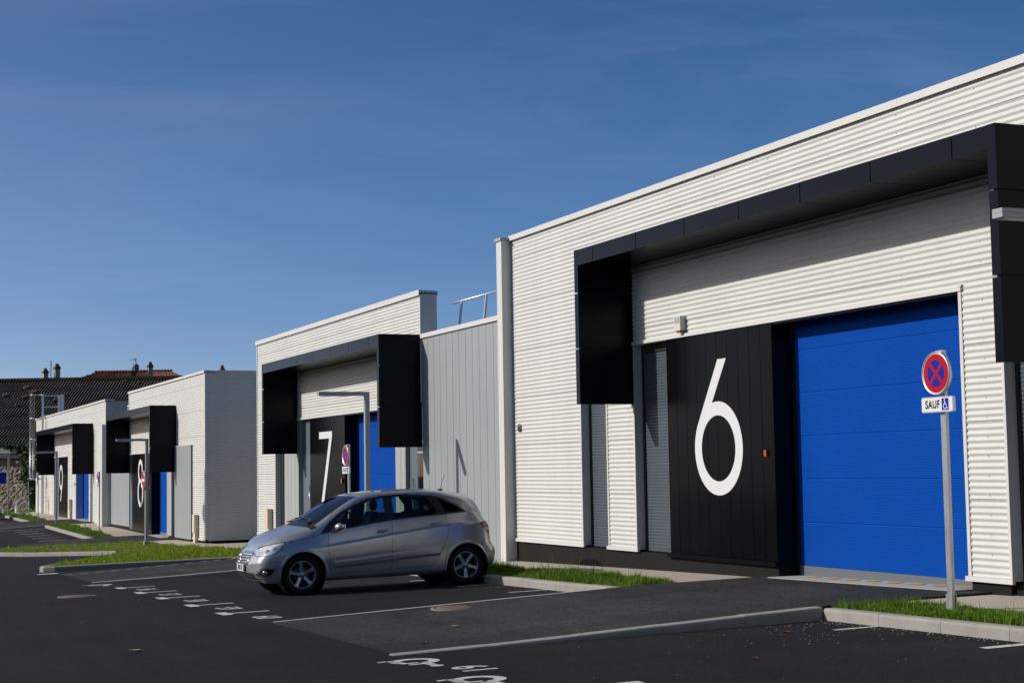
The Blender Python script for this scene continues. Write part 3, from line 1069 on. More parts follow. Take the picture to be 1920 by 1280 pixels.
# ------------------------------------------------ unit 6 (nearest)
def unit6():
    U = thing('warehouse_unit', 'nearest white corrugated industrial unit with a large numeral 6 and blue roller door', 'building', (14, 17, -1.6), 'industrial units in the row')
    ZL, ZB, ZT = 2.02, -1.385, 4.50
    PH = ZB + .02
    def core(m):
        back_box(m, 26.15, 29.24, ZB, ZT)
        back_box(m, 24.08, 25.15, ZB, ZL)
        back_box(m, 4.0, 26.15, ZL, ZT)
        back_box(m, 14.85, 15.62, ZB, ZL)
        back_box(m, 4.0, 13.55, ZB, ZL)
        m.box(13.1, 13.3, 4.0, 29.24, -1.9, ZT - .05, 'white_trim')
    part(core, 'wall', U)
    def fc(m):
        clad(m, 26.2, 29.17, ZB + .03, ZT, PH)
        clad(m, 4.0, 26.2, ZL + .06, ZT, PH)
        clad(m, 24.13, 25.10, ZB + .03, ZL + .06, PH)
        clad(m, 14.90, 15.56, ZB + .03, ZL + .06, PH)
        clad(m, 4.0, 13.50, ZB + .03, ZL + .06, PH)
    part(fc, 'cladding', U)
    def trims(m):
        m.box(WX - .022, WX + .021, 15.55, 24.2, ZL - .0, ZL + .055, 'white_trim')      # lintel flashing
        m.box(WX - .026, WX + .021, 15.53, 15.60, ZL + .056, ZL + .075, 'white_trim')
        for a, b in ((26.11, 29.2), (24.04, 25.19), (14.83, 15.66), (4.0, 13.57)):
            m.box(WX - .024, WX + .021, a, b, ZB - .03, ZB + .028, 'white_trim')
        for a, b in ((26.15, 26.195), (25.105, 25.15), (24.08, 24.125), (15.565, 15.62), (14.85, 14.895), (13.505, 13.55)):
            m.box(WX - .006, WX + .021, a, b, ZB + .03, ZL - .002, 'white_trim')
    part(trims, 'flashing', U)
    coping(U, 4.0, 29.24, 4.58)
    def fin(m):
        m.box(12.30, 13.1, 29.245, 29.50, -2.1, 4.49, 'white_trim')
        m.box(12.27, 13.12, 29.215, 29.53, 4.492, 4.55, 'pale_panel')
    part(fin, 'party_wall', U)
    def pl(m):
        m.box(WX + .03, 13.0, 19.8, 29.24, -2.3, ZB - .035, 'plinth_dark')
        m.box(WX + .03, 13.0, 14.92, 15.6, -2.3, ZB - .035, 'plinth_dark')
        m.box(WX + .09, 13.0, 13.55, 14.92, -2.3, ZB - .035, 'plinth_dark')
        m.box(WX + .03, 13.0, 4.0, 13.55, -2.3, ZB - .035, 'plinth_dark')
        pass
    part(pl, 'plinth', U)
    zc = KT(10.1, 25.9) + .02
    outline_mesh('dark_half_disc', [[(.50 * math.cos(R(a)), .13 * math.sin(R(a))) for a in range(0, 181, 6)]], .012, 'ink', face_minus_x(WX + .031, 25.95, zc), U)  # flat dark half ellipse at the foot of the plinth
    for a, b in ((25.15, 26.15), (22.96, 24.08), (13.55, 14.85)):
        shutter_window(U, a, b, ZB - .03, ZL)
    def bp(m):
        boards(m, 19.802, 22.955, ZB + .0, ZL - .002, WX + .012, 0.315)
    pnl = part(bp, 'number_panel', U)
    part(lambda m: m.box(WX - .03, WX + .011, 19.80, 23.0, ZB - .07, ZB - .005, 'black_panel'), 'ledge', U)
    numeral(pnl, '6', 21.37, 0.25, WX + .0115)
    part(lambda m: (m.box(WX + .02, 13.0, 19.795, 19.8, -2.0, ZL, 'black_panel'), m.box(WX + .213, 13.05, 19.801, 22.95, ZB, ZL, 'black_panel')), 'door_return', U)
    part(lambda m: m.box(WX + .022, 13.09, 15.625, 19.794, ZL - .03, ZL - .003, 'black_panel'), 'door_soffit', U)
    z0 = RZ6(12.6, 17.7)
    roller_door(U, 15.62, 19.79, z0 + .03, ZL - .031, 12.86)
    canopy(U, 13.66, 24.22, 3.60, 1.035, 0)
    # small fittings
    a = part(lambda m: (m.box(WX - .10, WX + .003, 22.27, 22.47, 2.12, 2.35, 'white_trim'), m.box(WX - .105, WX - .1005, 22.295, 22.445, 2.235, 2.335, 'pale_panel')), 'alarm_box', U)
    part(lambda m: m.box(WX - .09, WX - .04, 22.31, 22.41, 2.085, 2.119, 'orange_lens'), 'beacon', a)
    part(lambda m: m.box(WX - .018, WX + .011, 19.985, 20.05, 0.11, 0.20, 'orange_lens'), 'signal_lamp', U)
    def vent(m):
        m.lathe([(0.0, -.02), (0.075, -.02), (0.08, .0), (0.08, .03)], (WX - .005, 28.92, 0.78), (1, 0, 0), 'frame_grey', 24)
        for i in range(-2, 3):
            m.box(WX - .032, WX - .026, 28.86, 28.98, .78 + i * .026 - .005, .78 + i * .026 + .005, 'ink')
    part(vent, 'vent_grille', U)
    part(lambda m: m.box(13.0, 28, 4.0, 29.24, 3.75, 3.9, 'roof_grey'), 'roof', U)
    def sides(m):
        m.box(13.3, 28, 29.05, 29.24, -2.2, 3.74, 'grey_clad')
        m.box(13.3, 28, 4.0, 4.2, -2.2, 3.74, 'grey_clad')
        m.box(27.8, 28, 4.2, 29.04, -2.2, 3.74, 'grey_clad')
    part(sides, 'side_wall', U)
    return U
unit6()

# ------------------------------------------------ link between 6 and 7
def link67():
    U = thing('link_building', 'low grey link with vertical cladding between the numeral 6 and numeral 7 units', 'building', (14, 32, -1.9), 'grey links between the units')
    part(lambda m: grooved(m, 29.5, 34.53, -1.86, 2.97, WX + .02, 0.40, 'grey_clad'), 'cladding', U)
    part(lambda m: (m.box(WX + .04, 24, 29.51, 34.52, -1.86, 2.95, 'grey_clad')), 'wall', U)
    part(lambda m: m.box(WX - .02, WX + .4, 29.5, 34.525, 2.975, 3.075, 'white_trim'), 'coping', U)
    part(lambda m: m.box(WX + .05, 13.0, 29.5, 34.53, -2.4, -1.865, 'plinth_dark'), 'plinth', U)
    part(lambda m: m.box(WX - .005, WX + .019, 29.5, 34.53, -1.9, -1.845, 'pale_panel'), 'flashing', U)
    r = MB()
    X = 13.45
    r.tube([(X, 34.9, 3.84), (X, 29.6, 3.84)], .021, 'alu', 10)
    for y in (34.35, 32.85, 31.35, 29.85):
        r.prism([(X - .13, y - .03, 2.9), (X - .09, y - .03, 2.9), (X - .09, y + .03, 2.9), (X - .13, y + .03, 2.9)], [(X - .02, y - .03, 3.83), (X + .02, y - .03, 3.83), (X + .02, y + .03, 3.83), (X - .02, y + .03, 3.83)], 'alu')
    r.build('guard_rail', U)
    return U
link67()

# ------------------------------------------------ unit 7
def unit7():
    U = thing('warehouse_unit', 'middle white corrugated industrial unit with a numeral 7 partly hidden by the silver car', 'building', (14, 42, -1.9), 'industrial units in the row')
    ZL, ZB, ZT = 1.47, -1.88, 4.0
    Y0, Y1 = 34.53, 49.6
    PH = ZB + .02
    def core(m):
        back_box(m, 47.4, Y1, ZB, ZT, xb=12.9)
        back_box(m, Y0, 47.4, ZL, ZT, xb=12.9)
        m.box(13.1, 13.3, Y0 + .01, Y1, -2.2, 2.9, 'white_trim')
        m.box(WX + .3, 13.1, 34.54, 35.1, -2.2, ZL - .001, 'grey_clad')
    part(core, 'wall', U)
    def fc(m):
        clad(m, 47.45, Y1 - .045, ZB + .03, ZT, PH)
        clad(m, Y0 + .045, 47.45, ZL + .06, ZT, PH)
    part(fc, 'cladding', U)
    def trims(m):
        m.box(WX - .022, WX + .021, 35.1, 47.4, ZL, ZL + .055, 'white_trim')
        m.box(WX - .024, WX + .021, 47.36, Y1 + .02, ZB - .03, ZB + .028, 'white_trim')
        m.box(WX - .008, WX + .021, Y1 - .04, Y1 + .02, ZB + .03, ZT - .002, 'white_trim')
        m.box(WX - .008, WX + .021, Y0, Y0 + .04, ZL + .06, ZT - .002, 'white_trim')
        m.box(WX - .006, WX + .021, 47.4, 47.445, ZB + .03, ZL - .002, 'white_trim')
    part(trims, 'flashing', U)
    coping(U, Y0 - .02, Y1 + .03, 4.09, 0.125)
    part(lambda m: m.box(WX + .03, 13.0, 40.46, Y1, -2.6, ZB - .035, 'plinth_dark'), 'plinth', U)
    part(lambda m: m.box(WX + .03, 13.0, Y0 + .01, 36.4, -2.6, ZB - .035, 'plinth_dark'), 'plinth', U)
    # from the left: dark window, pale panel, dark door frame, number panel, door, pale panel, dark pier, window
    w = part(lambda m: (m.box(WX + .16, WX + .22, 46.42, 47.38, ZB - .03, ZL - .001, 'dark_frame')), 'window', U)
    part(lambda m: m.box(WX + .15, WX + .158, 46.5, 47.1, ZB + .1, ZL - .2, 'window_glass'), 'pane', w)
    part(lambda m: grooved(m, 44.86, 46.40, ZB - .03, ZL - .002, WX + .0, 0.4, 'pale_panel'), 'pale_panel', U)
    part(lambda m: m.box(WX + .02, 13.0, 44.861, 46.399, ZB - .03, ZL - .002, 'pale_panel'), 'panel_core', U)
    d = part(lambda m: (m.box(WX + .12, 13.0, 43.73, 44.855, ZB - .03, ZL - .002, 'frame_grey')), 'side_door', U)
    part(lambda m: m.tube([(WX + .06, 43.95, -.75), (WX + .06, 43.95, -.35)], .016, 'alu', 8), 'handle', d)
    pnl = part(lambda m: boards(m, 40.462, 43.72, ZB - .03, ZL - .002, WX + .012, 0.315), 'number_panel', U)
    numeral(pnl, '7', 42.19, 0.0, WX + .0115)
    part(lambda m: (m.box(WX + .02, 13.0, 40.45, 40.461, -2.4, ZL - .001, 'black_panel'), m.box(WX + .213, 13.05, 40.47, 43.7, ZB, ZL - .001, 'black_panel')), 'door_return', U)
    part(lambda m: m.box(WX + .022, 13.05, 36.405, 40.449, ZL - .03, ZL - .003, 'black_panel'), 'door_soffit', U)
    roller_door(U, 36.4, 40.445, -2.02, ZL - .031, 12.86)
    part(lambda m: grooved(m, 35.67, 36.40, ZB - .03, ZL - .002, WX + .0, 0.36, 'pale_panel'), 'pale_panel', U)
    part(lambda m: m.box(WX + .02, 13.0, 35.671, 36.399, -2.2, ZL - .002, 'pale_panel'), 'panel_core', U)
    d = part(lambda m: (m.box(WX + .1, 12.9, 35.12, 35.665, -2.2, ZL - .002, 'frame_grey')), 'side_door', U)
    part(lambda m: m.tube([(WX + .05, 35.3, -1.0), (WX + .05, 35.3, -.2)], .016, 'alu', 8), 'handle', d)
    w = part(lambda m: (m.box(WX + .1, WX + .16, 34.6, 35.118, -2.2, ZL - .002, 'dark_frame'), m.box(WX + .085, WX + .099, 34.62, 35.1, .62, .66, 'alu'), m.box(WX + .085, WX + .099, 34.62, 35.1, .38, .42, 'alu')), 'window', U)
    part(lambda m: m.box(WX + .09, WX + .098, 34.66, 35.06, -1.5, .36, 'window_glass'), 'pane', w)
    canopy(U, 34.56, 45.09, 3.07, 0.516, 0)
    part(lambda m: m.box(WX - .025, WX + .011, 40.62, 40.72, -.31, -.19, 'orange_lens'), 'signal_lamp', U)
    part(lambda m: m.box(12.9, 28, Y0 + .01, Y1, 2.8, 2.92, 'roof_grey'), 'roof', U)
    part(lambda m: m.box(13.3, 28, Y1 - .2, Y1, -2.7, 2.79, 'white_clad'), 'side_wall', U)
    part(lambda m: m.box(13.3, 28, Y0 + .01, Y0 + .2, -2.7, 2.79, 'white_clad'), 'side_wall', U)
    return U
unit7()

# ------------------------------------------------ unit 8
def unit8():
    U = thing('warehouse_unit', 'white corrugated industrial unit with a numeral 8 and a shaded corrugated end wall', 'building', (14, 65, -2.4), 'industrial units in the row')
    ZL, ZB, ZT = 0.88, -2.34, 3.58
    Y0, Y1 = 57.07, 72.6
    PH = ZB + .02
    def core(m):
        back_box(m, Y0 + .03, 59.2, ZB, ZT)
        back_box(m, 59.2, 62.2, 1.05, ZT)
        back_box(m, 62.2, Y1, ZL, ZT)
        m.box(13.1, 13.3, Y0 + .05, Y1, -2.5, ZT - .01, 'white_trim')
    part(core, 'wall', U)
    def fc(m):
        clad(m, Y0 + .05, 59.2, ZB + .03, 1.08, PH)
        clad(m, Y0 + .05, 62.2, 1.08, ZT, PH, screws=False)
        clad(m, 62.2, Y1 - .045, ZL + .06, ZT, PH, screws=False)
    part(fc, 'cladding', U)
    def trims(m):
        m.box(WX - .022, WX + .021, 62.3, 72.5, ZL, ZL + .055, 'white_trim')
        m.box(WX - .024, WX + .021, Y0 - .0, 59.2, ZB - .03, ZB + .028, 'white_trim')
        m.box(WX - .008, WX + .021, Y0, Y0 + .045, ZB + .03, ZT - .002, 'white_trim')
        m.box(WX - .008, WX + .021, Y1 - .04, Y1 + .02, ZL + .06, ZT - .002, 'white_trim')
        m.box(WX + .022, WX + .09, Y0, Y0 + .029, ZB + .03, ZT - .002, 'white_trim')
    part(trims, 'flashing', U)
    coping(U, Y0 - .03, Y1 + .03, 3.66, 0.09)
    part(lambda m: (clad_side(m, WX + .1, 26, Y0 + .002, ZB + .03, ZT, PH), m.box(WX + .1, 26, Y0 - .018, Y0 + .04, ZB - .03, ZB + .028, 'white_trim')), 'end_wall', U)
    part(lambda m: m.box(WX + .421, 26, Y0 - .03, Y0 + .35, 3.57, 3.66, 'white_trim'), 'end_coping', U)
    part(lambda m: (m.box(13.3, 26, Y0 + .06, Y1, 3.3, 3.4, 'roof_grey'), m.box(13.31, 26, Y0 + .04, Y0 + .2, -2.6, 3.29, 'white_trim'), m.box(13.31, 26, Y1 - .2, Y1, -2.6, 3.29, 'white_trim')), 'roof', U)
    part(lambda m: (m.box(WX + .03, 13.0, Y0 + .03, 63.15, -2.9, ZB - .035, 'plinth_dark'), m.box(13.0, 26, Y0 + .03, Y0 + .3, -2.9, ZB - .035, 'plinth_dark'), m.box(WX + .06, 13.0, 63.151, 63.98, -2.9, ZB - .035, 'plinth_dark')), 'plinth', U)
    part(lambda m: m.box(WX + .03, 13.0, 67.3, Y1, -2.9, ZB - .035, 'plinth_dark'), 'plinth', U)
    part(lambda m: (grooved(m, 59.22, 62.18, ZB - .06, 1.03, WX - .06, 0.3, 'grey_clad'), m.box(WX - .04, WX + .1, 59.221, 62.179, ZB - .06, 1.03, 'grey_clad'), m.box(WX - .075, WX + .1, 59.19, 62.2, 1.031, 1.06, 'white_trim')), 'sliding_panel', U)
    d = part(lambda m: m.box(WX + .1, 13.0, 62.2, 63.1, ZB - .2, ZL - .002, 'frame_grey'), 'side_door', U)
    part(lambda m: m.tube([(WX + .05, 62.45, -1.7), (WX + .05, 62.45, -.6)], .03, 'alu', 8), 'handle', d)
    part(lambda m: m.box(WX + .0, 13.0, 63.11, 63.99, ZB - .05, ZL - .002, 'pale_panel'), 'pale_panel', U)
    roller_door(U, 64.0, 67.3, -2.45, ZL - .031, 12.86)
    part(lambda m: (m.box(WX + .02, 13.0, 67.305, 67.315, -2.6, ZL - .001, 'black_panel'), m.box(WX + .213, 13.05, 67.32, 71.8, ZB, ZL - .001, 'black_panel')), 'door_return', U)
    part(lambda m: m.box(WX + .022, 13.05, 64.0, 67.304, ZL - .03, ZL - .003, 'black_panel'), 'door_soffit', U)
    pnl = part(lambda m: boards(m, 67.32, 71.8, ZB - .03, ZL - .002, WX + .012, 0.32), 'number_panel', U)
    numeral(pnl, '8', 69.78, 0.0, WX + .0115)
    part(lambda m: m.box(WX + .05, 13.0, 71.805, 72.58, ZB - .03, ZL - .002, 'frame_grey'), 'dark_pier', U)
    canopy(U, 62.21, 72.58, 2.63, 0.075, 0)
    part(lambda m: m.box(WX - .025, WX + .011, 67.45, 67.57, -.60, -.48, 'orange_lens'), 'signal_lamp', U)
    return U
unit8()

def link89():
    U = thing('link_building', 'low grey link beside the white pier between the numeral 8 and numeral 9 units', 'building', (14, 75.5, -2.4), 'grey links between the units')
    part(lambda m: grooved(m, 72.6, 77.6, -2.28, 2.38, WX + .02, 0.4, 'grey_clad'), 'cladding', U)
    part(lambda m: m.box(WX + .04, 24, 72.62, 77.6, -2.28, 2.36, 'grey_clad'), 'wall', U)
    part(lambda m: m.box(WX - .02, WX + .4, 72.62, 77.6, 2.385, 2.48, 'white_trim'), 'coping', U)
    part(lambda m: m.box(WX + .05, 13.0, 72.6, 77.6, -2.8, -2.285, 'plinth_dark'), 'plinth', U)
    r = MB()
    for y in (73.2, 74.6):
        r.box(12.78, 12.84, y - .03, y + .03, 2.3, 3.1, 'alu')
    r.tube([(12.81, 72.9, 3.12), (12.81, 74.65, 3.12)], .03, 'alu', 8)
    r.build('guard_rail', U)
link89()

# ------------------------------------------------ unit 9 (farthest)
def unit9():
    U = thing('warehouse_unit', 'farthest white corrugated industrial unit with a numeral 9 and a caged ladder at its end', 'building', (14, 92, -2.4), 'industrial units in the row')
    ZL, ZB, ZT = 1.06, -2.40, 3.54
    Y0, Y1 = 78.9, 106.4
    PH = ZB + .02
    def core(m):
        back_box(m, Y0 + .102, Y1, ZL, ZT)
        back_box(m, Y0 + .102, 83.0, ZB, ZL)
        back_box(m, 83.75, 84.3, ZB, ZL)
        back_box(m, 88.8, 91.9, ZB, ZL)
        back_box(m, 97.6, 102.4, ZB, ZL)
        back_box(m, 103.4, Y1, ZB, ZL)
        m.box(13.1, 13.3, Y0 + .102, Y1, -2.6, ZT - .01, 'white_trim')
    part(core, 'wall', U)
    def fc(m):
        clad(m, Y0 + .05, Y1 - .05, ZL + .06, ZT, PH, screws=False)
        for a, b in ((Y0 + .05, 82.95), (83.8, 84.25), (88.85, 91.85), (97.65, 102.35), (103.45, Y1 - .05)):
            clad(m, a, b, ZB + .03, ZL + .06, PH, screws=False)
    part(fc, 'cladding', U)
    def trims(m):
        m.box(WX - .01, WX + .021, Y0, Y0 + .06, ZB + .03, ZT - .002, 'white_trim')
    part(trims, 'flashing', U)
    part(lambda m: m.box(WX - .022, WX + .021, 91.9, 97.6, ZL, ZL + .055, 'white_trim'), 'flashing', U)
    for a, b in ((Y0, 83.0), (83.75, 84.3), (88.8, 91.9), (97.6, 102.4), (103.4, Y1)):
        part(lambda m: m.box(WX - .024, WX + .021, a, b, ZB - .03, ZB + .028, 'white_trim'), 'flashing', U)
    coping(U, Y0 - .03, Y1 + .03, 3.63, 0.09)
    part(lambda m: m.box(12.12, 13.0, 77.62, 78.88, -2.6, 2.38, 'white_trim'), 'party_wall', U)
    part(lambda m: m.box(WX + .022, 26, Y0, Y0 + .1, -2.4, 3.535, 'pale_panel'), 'side_wall', U)
    part(lambda m: m.box(12.92, 26, Y0 - .02, Y0 + .2, 3.565, 3.62, 'dark_frame'), 'side_coping', U)
    part(lambda m: (m.box(13.3, 26, Y0 + .11, Y1, 3.2, 3.3, 'roof_grey'), m.box(13.3, 26, Y1 - .15, Y1, -2.6, 3.19, 'white_trim')), 'roof', U)
    part(lambda m: m.box(WX + .03, 13.0, Y0, 84.3, -2.9, ZB - .035, 'plinth_dark'), 'plinth', U)
    part(lambda m: m.box(WX + .03, 13.0, 88.8, Y1, -2.9, ZB - .035, 'plinth_dark'), 'plinth', U)
    roller_door(U, 84.3, 88.79, -2.38, ZL - .031, 12.9)
    part(lambda m: m.box(WX + .02, 13.05, 88.79, 88.799, ZB + .0, ZL - .003, 'return_shade_tint'), 'door_return', U)
    pnl = part(lambda m: boards(m, 91.95, 95.6, ZB - .03, ZL - .002, WX + .012, 0.32), 'number_panel', U)
    numeral(pnl, '9', 94.66, -0.08, WX + .0115)
    part(lambda m: m.box(WX + .05, 13.0, 95.605, 97.55, ZB - .03, ZL - .002, 'frame_grey'), 'side_door', U)
    part(lambda m: m.box(WX + .05, 13.0, 83.0, 83.75, ZB - .03, ZL - .002, 'frame_grey'), 'dark_pier', U)
    part(lambda m: m.box(WX + .08, 13.0, 102.4, 103.4, ZB - .03, ZL - .002, 'frame_grey'), 'dark_pier', U)
    canopy(U, 82.9, 97.8, 2.60, 0.07, 0)
    part(lambda m: m.box(WX - .03, WX + .0, 89.0, 89.14, -.50, -.38, 'orange_lens'), 'signal_lamp', U)
    return U
unit9()

# ------------------------------------------------ beige meter cabinets on the facades
def cabinet(y, ztop, zmid, zbot, x, label):
    t = thing('meter_cabinet', label, 'cabinet', (x, y, zbot), 'beige meter cabinets')
    part(lambda m: (m.box(x - .14, x + .01, y - .17, y + .17, zmid + .02, ztop, 'beige'), m.box(x - .15, x + .01, y - .18, y + .18, ztop + .001, ztop + .03, 'beige')), 'upper_box', t)
    part(lambda m: m.box(x - .125, x + .01, y - .16, y + .16, zbot + .5, zmid, 'beige'), 'lower_box', t)
    part(lambda m: m.box(x - .11, x + .01, y - .15, y + .15, zbot - .2, zbot + .495, 'beige'), 'foot', t)
cabinet(47.95, -1.12, -1.66, -2.1, WX - .02, 'beige meter cabinet on the corrugated wall left of the numeral 7 unit')
cabinet(58.35, -1.50, -2.12, -2.6, WX - .02, 'beige meter cabinet at the corner of the numeral 8 unit, over the grass')
cabinet(90.3, -1.30, -1.85, -2.5, WX - .02, 'small far beige meter cabinet between the numeral 9 and its blue door')
# ---------------------------------------------------------------- street furniture
def lamp_build(loc, label):
    t = thing('street_lamp', label, 'street lamp', loc, 'grey street lamps along the beds')
    x, y, z = loc
    H = 3.65
    part(lambda m: m.box(x - .05, x + .05, y - .055, y + .055, z - .5, z + H, 'lamp_grey'), 'post', t)
    part(lambda m: m.box(x - .10, x + .10, y - .11, y + .11, z - .1, z + .012, 'lamp_grey'), 'base_plate', t)
    a = part(lambda m: (m.box(x - 1.08, x - .0505, y - .068, y + .068, z + H - .085, z + H - .002, 'lamp_grey'), m.box(x - 1.081, x - .3, y - .07, y + .07, z + H - .042, z + H - .038, 'frame_grey')), 'arm', t)
    part(lambda m: m.box(x - 1.04, x - .45, y - .05, y + .05, z + H - .096, z + H - .0855, 'sign_white'), 'diffuser', a)
    return t
LAMP = lamp_build((10.75, 33.15, 1.69 - 3.65), 'grey street lamp rising behind the roof of the silver car')
for (x, y, zt, lb) in ((10.62, 58.0, 1.27, 'grey street lamp in front of the numeral 8'), (10.5, 81.1, 1.20, 'grey street lamp in front of the numeral 9'),
                       (10.4, 102.0, 1.34, 'farthest grey street lamp, in front of the stone wall'), (10.75, 11.5, 2.25, 'street lamp whose arm end shows at the right edge before the black frame')):
    c = dup_tree(LAMP)
    c.location = (x, y, zt - 3.65)
    c['label'] = lb

def sign_post(t, x, y, z0, z1):
    def fn(m):
        m.box(x - .0, x + .004, y - .04, y + .04, z0 - .3, z1, 'galv')
        m.box(x + .0041, x + .04, y - .04, y - .036, z0 - .3, z1 - .001, 'galv')
        m.box(x + .0041, x + .04, y + .036, y + .04, z0 - .3, z1 - .001, 'galv')
        m.box(x - .012, x - .0005, y - .05, y + .05, z0 - .05, z0 + .17, 'galv')
        m.box(x + .0405, x + .05, y - .05, y + .05, z0 - .05, z0 + .17, 'galv')
    part(fn, 'post', t)

def dish(m, x, y, z, r_):
    m.lathe([(0.0, 0.008), (r_ - .012, 0.008), (r_ - .008, -.003), (r_, -.003), (r_ + .004, .004), (r_ + .004, .04), (r_ - .004, .044), (r_ - .02, .044), (r_ - .02, .012), (0, .012)], (x, y, z), (1, 0, 0), 'alu', 56)

def poly_face(name, pts, x, y, z, material, parent, depth=.0012):
    return outline_mesh(name, pts if isinstance(pts[0], list) else [pts], depth, material, face_minus_x(x, y, z), parent)

def no_stopping(loc, label):
    t = thing('parking_sign', label, 'road sign', loc, 'no stopping signs with a disabled exception plate')
    x, y, z = loc
    zc = z + 2.47
    sign_post(t, x + .055, y - .03, z, zc + .245)
    d = part(lambda m: (dish(m, x, y, zc, .225), m.box(x + .03, x + .054, y - .07, y + .03, zc + .19, zc + .238, 'alu')), 'disc', t)
    poly_face('white_border', circ(0, 0, .217, 0, 360, 64), x + .0075, y, zc, 'sign_white', d)
    poly_face('red_ring', circ(0, 0, .205, 0, 360, 64), x + .0060, y, zc, 'sign_red', d)
    # four blue sectors left between the red bars
    secs = []
    w = .0185
    rr = .142
    for k in range(4):
        a = 90 * k
        e = math.degrees(math.asin(w / rr))
        a0, a1 = a - 45 + e, a + 45 - e
        pts = [(w * math.sqrt(2) * math.cos(R(a)), w * math.sqrt(2) * math.sin(R(a)))] + circ(0, 0, rr, a0, a1, 20)
        secs.append(pts)
    m = MB()
    for s in secs:
        v = [(x + .0046, y - p[0], zc + p[1]) for p in s]
        m.add(v, [tuple(range(len(v)))], 'sign_blue')
    m.build('blue_sectors', d)
    # exception plate
    zp = zc - .327
    def rr_poly(hw, hh, c):
        return circ(hw - c, hh - c, c, 0, 90, 6) + circ(-hw + c, hh - c, c, 90, 180, 6) + circ(-hw + c, -hh + c, c, 180, 270, 6) + circ(hw - c, -hh + c, c, 270, 360, 6)
    pl = outline_mesh('plate', [rr_poly(.262, .082, .022)], .032, 'alu', face_minus_x(x + .040, y, zp), t)
    poly_face('plate_face', rr_poly(.252, .072, .016), x + .0075, y, zp, 'sign_white', pl)
    text_obj('lettering', 'SAUF', .118, .001, 'ink', face_minus_x(x + .0062, y + .075, zp - .002), pl, bold=.0035, sx=.82, spacing=1.12)
    poly_face('blue_square', [(-.056, -.062), (.056, -.062), (.056, .062), (-.056, .062)], x + .0062, y - .135, zp, 'sign_blue', pl)
    mk = MB()
    def T(px, py): return (x + .0048, y - .135 - px, zp + py)
    ro, ri = circ(-.004, -.022, .031, 105, 380, 24), circ(-.004, -.022, .022, 105, 380, 24)
    n = len(ro)
    mk.add([T(*p) for p in ro] + [T(*p) for p in ri], [(i, i + 1, n + i + 1, n + i) for i in range(n - 1)], 'sign_white')
    for q in ([(-.014, .034), (-.004, .034), (-.002, .0), (-.012, .0)], [(-.002, .012), (.018, .012), (.018, .020), (-.003, .020)], [(-.002, .0), (.022, .0), (.022, -.009), (-.002, -.009)], [(.014, -.0091), (.022, -.0091), (.034, -.042), (.026, -.045)], [(.0345, -.038), (.044, -.034), (.044, -.042), (.032, -.0465)]):
        mk.add([T(*p) for p in q], [tuple(range(len(q)))[::-1]], 'sign_white')
    mk.add([T(*p) for p in circ(-.009, .045, .0095, 0, 360, 16)], [tuple(range(16))[::-1]], 'sign_white')
    mk.build('wheelchair_symbol', pl)
    return t
SIGN = no_stopping((10.78, 13.89, -1.55), 'nearest no stopping sign with a SAUF plate, in front of the blue door')
for (x, y, z, lb) in ((10.78, 34.83, -2.12, 'no stopping sign behind the silver car, right of the numeral 7'), (10.8, 70.3, -2.56, 'thin no stopping sign before the white wall right of the numeral 9'), (10.4, 88.1, -2.5, 'farthest no stopping sign, under the leftmost black frame')):
    c = dup_tree(SIGN)
    c.location = (x, y, z)
    c['label'] = lb

def no_entry(loc):
    t = thing('no_entry_sign', 'red round no entry sign with a white bar in front of the numeral 8', 'road sign', loc)
    x, y, z = loc
    zc = z + 2.24
    sign_post(t, x + .055, y - .03, z, zc + .36)
    d = part(lambda m: dish(m, x, y, zc, .325), 'disc', t)
    poly_face('white_border', circ(0, 0, .315, 0, 360, 64), x + .0075, y, zc, 'sign_white', d)
    poly_face('red_face', circ(0, 0, .30, 0, 360, 64), x + .006, y, zc, 'sign_red', d)
    poly_face('white_bar', [(-.24, -.05), (.24, -.05), (.24, .05), (-.24, .05)], x + .0045, y, zc, 'sign_white', d)
no_entry((10.5, 58.1, -2.44))

def blue_board():
    x, y = 9.2, 97.0
    # only its right end is inside the picture
    P = lambda l: (float(l) * math.cos(YAW), -float(l) * math.sin(YAW))
    cx, cy = 97 * math.sin(YAW) + P(-30.9)[0], 97 * math.cos(YAW) + P(-30.9)[1]
    t = thing('information_board', 'blue board with a pale frame at the left edge', 'sign', (cx, cy, -2.5))
    m = MB()
    m.box(cx - .55, cx + .55, cy - .03, cy + .03, -.47, .33, 'sign_white')
    m.build('frame', t)
    m = MB()
    m.box(cx - .49, cx + .49, cy - .036, cy - .0305, -.41, .27, 'sign_blue')
    m.build('panel', t)
    m = MB()
    m.box(cx - .35, cx - .29, cy + .031, cy + .09, -2.6, .2, 'galv')
    m.build('post', t)
blue_board()

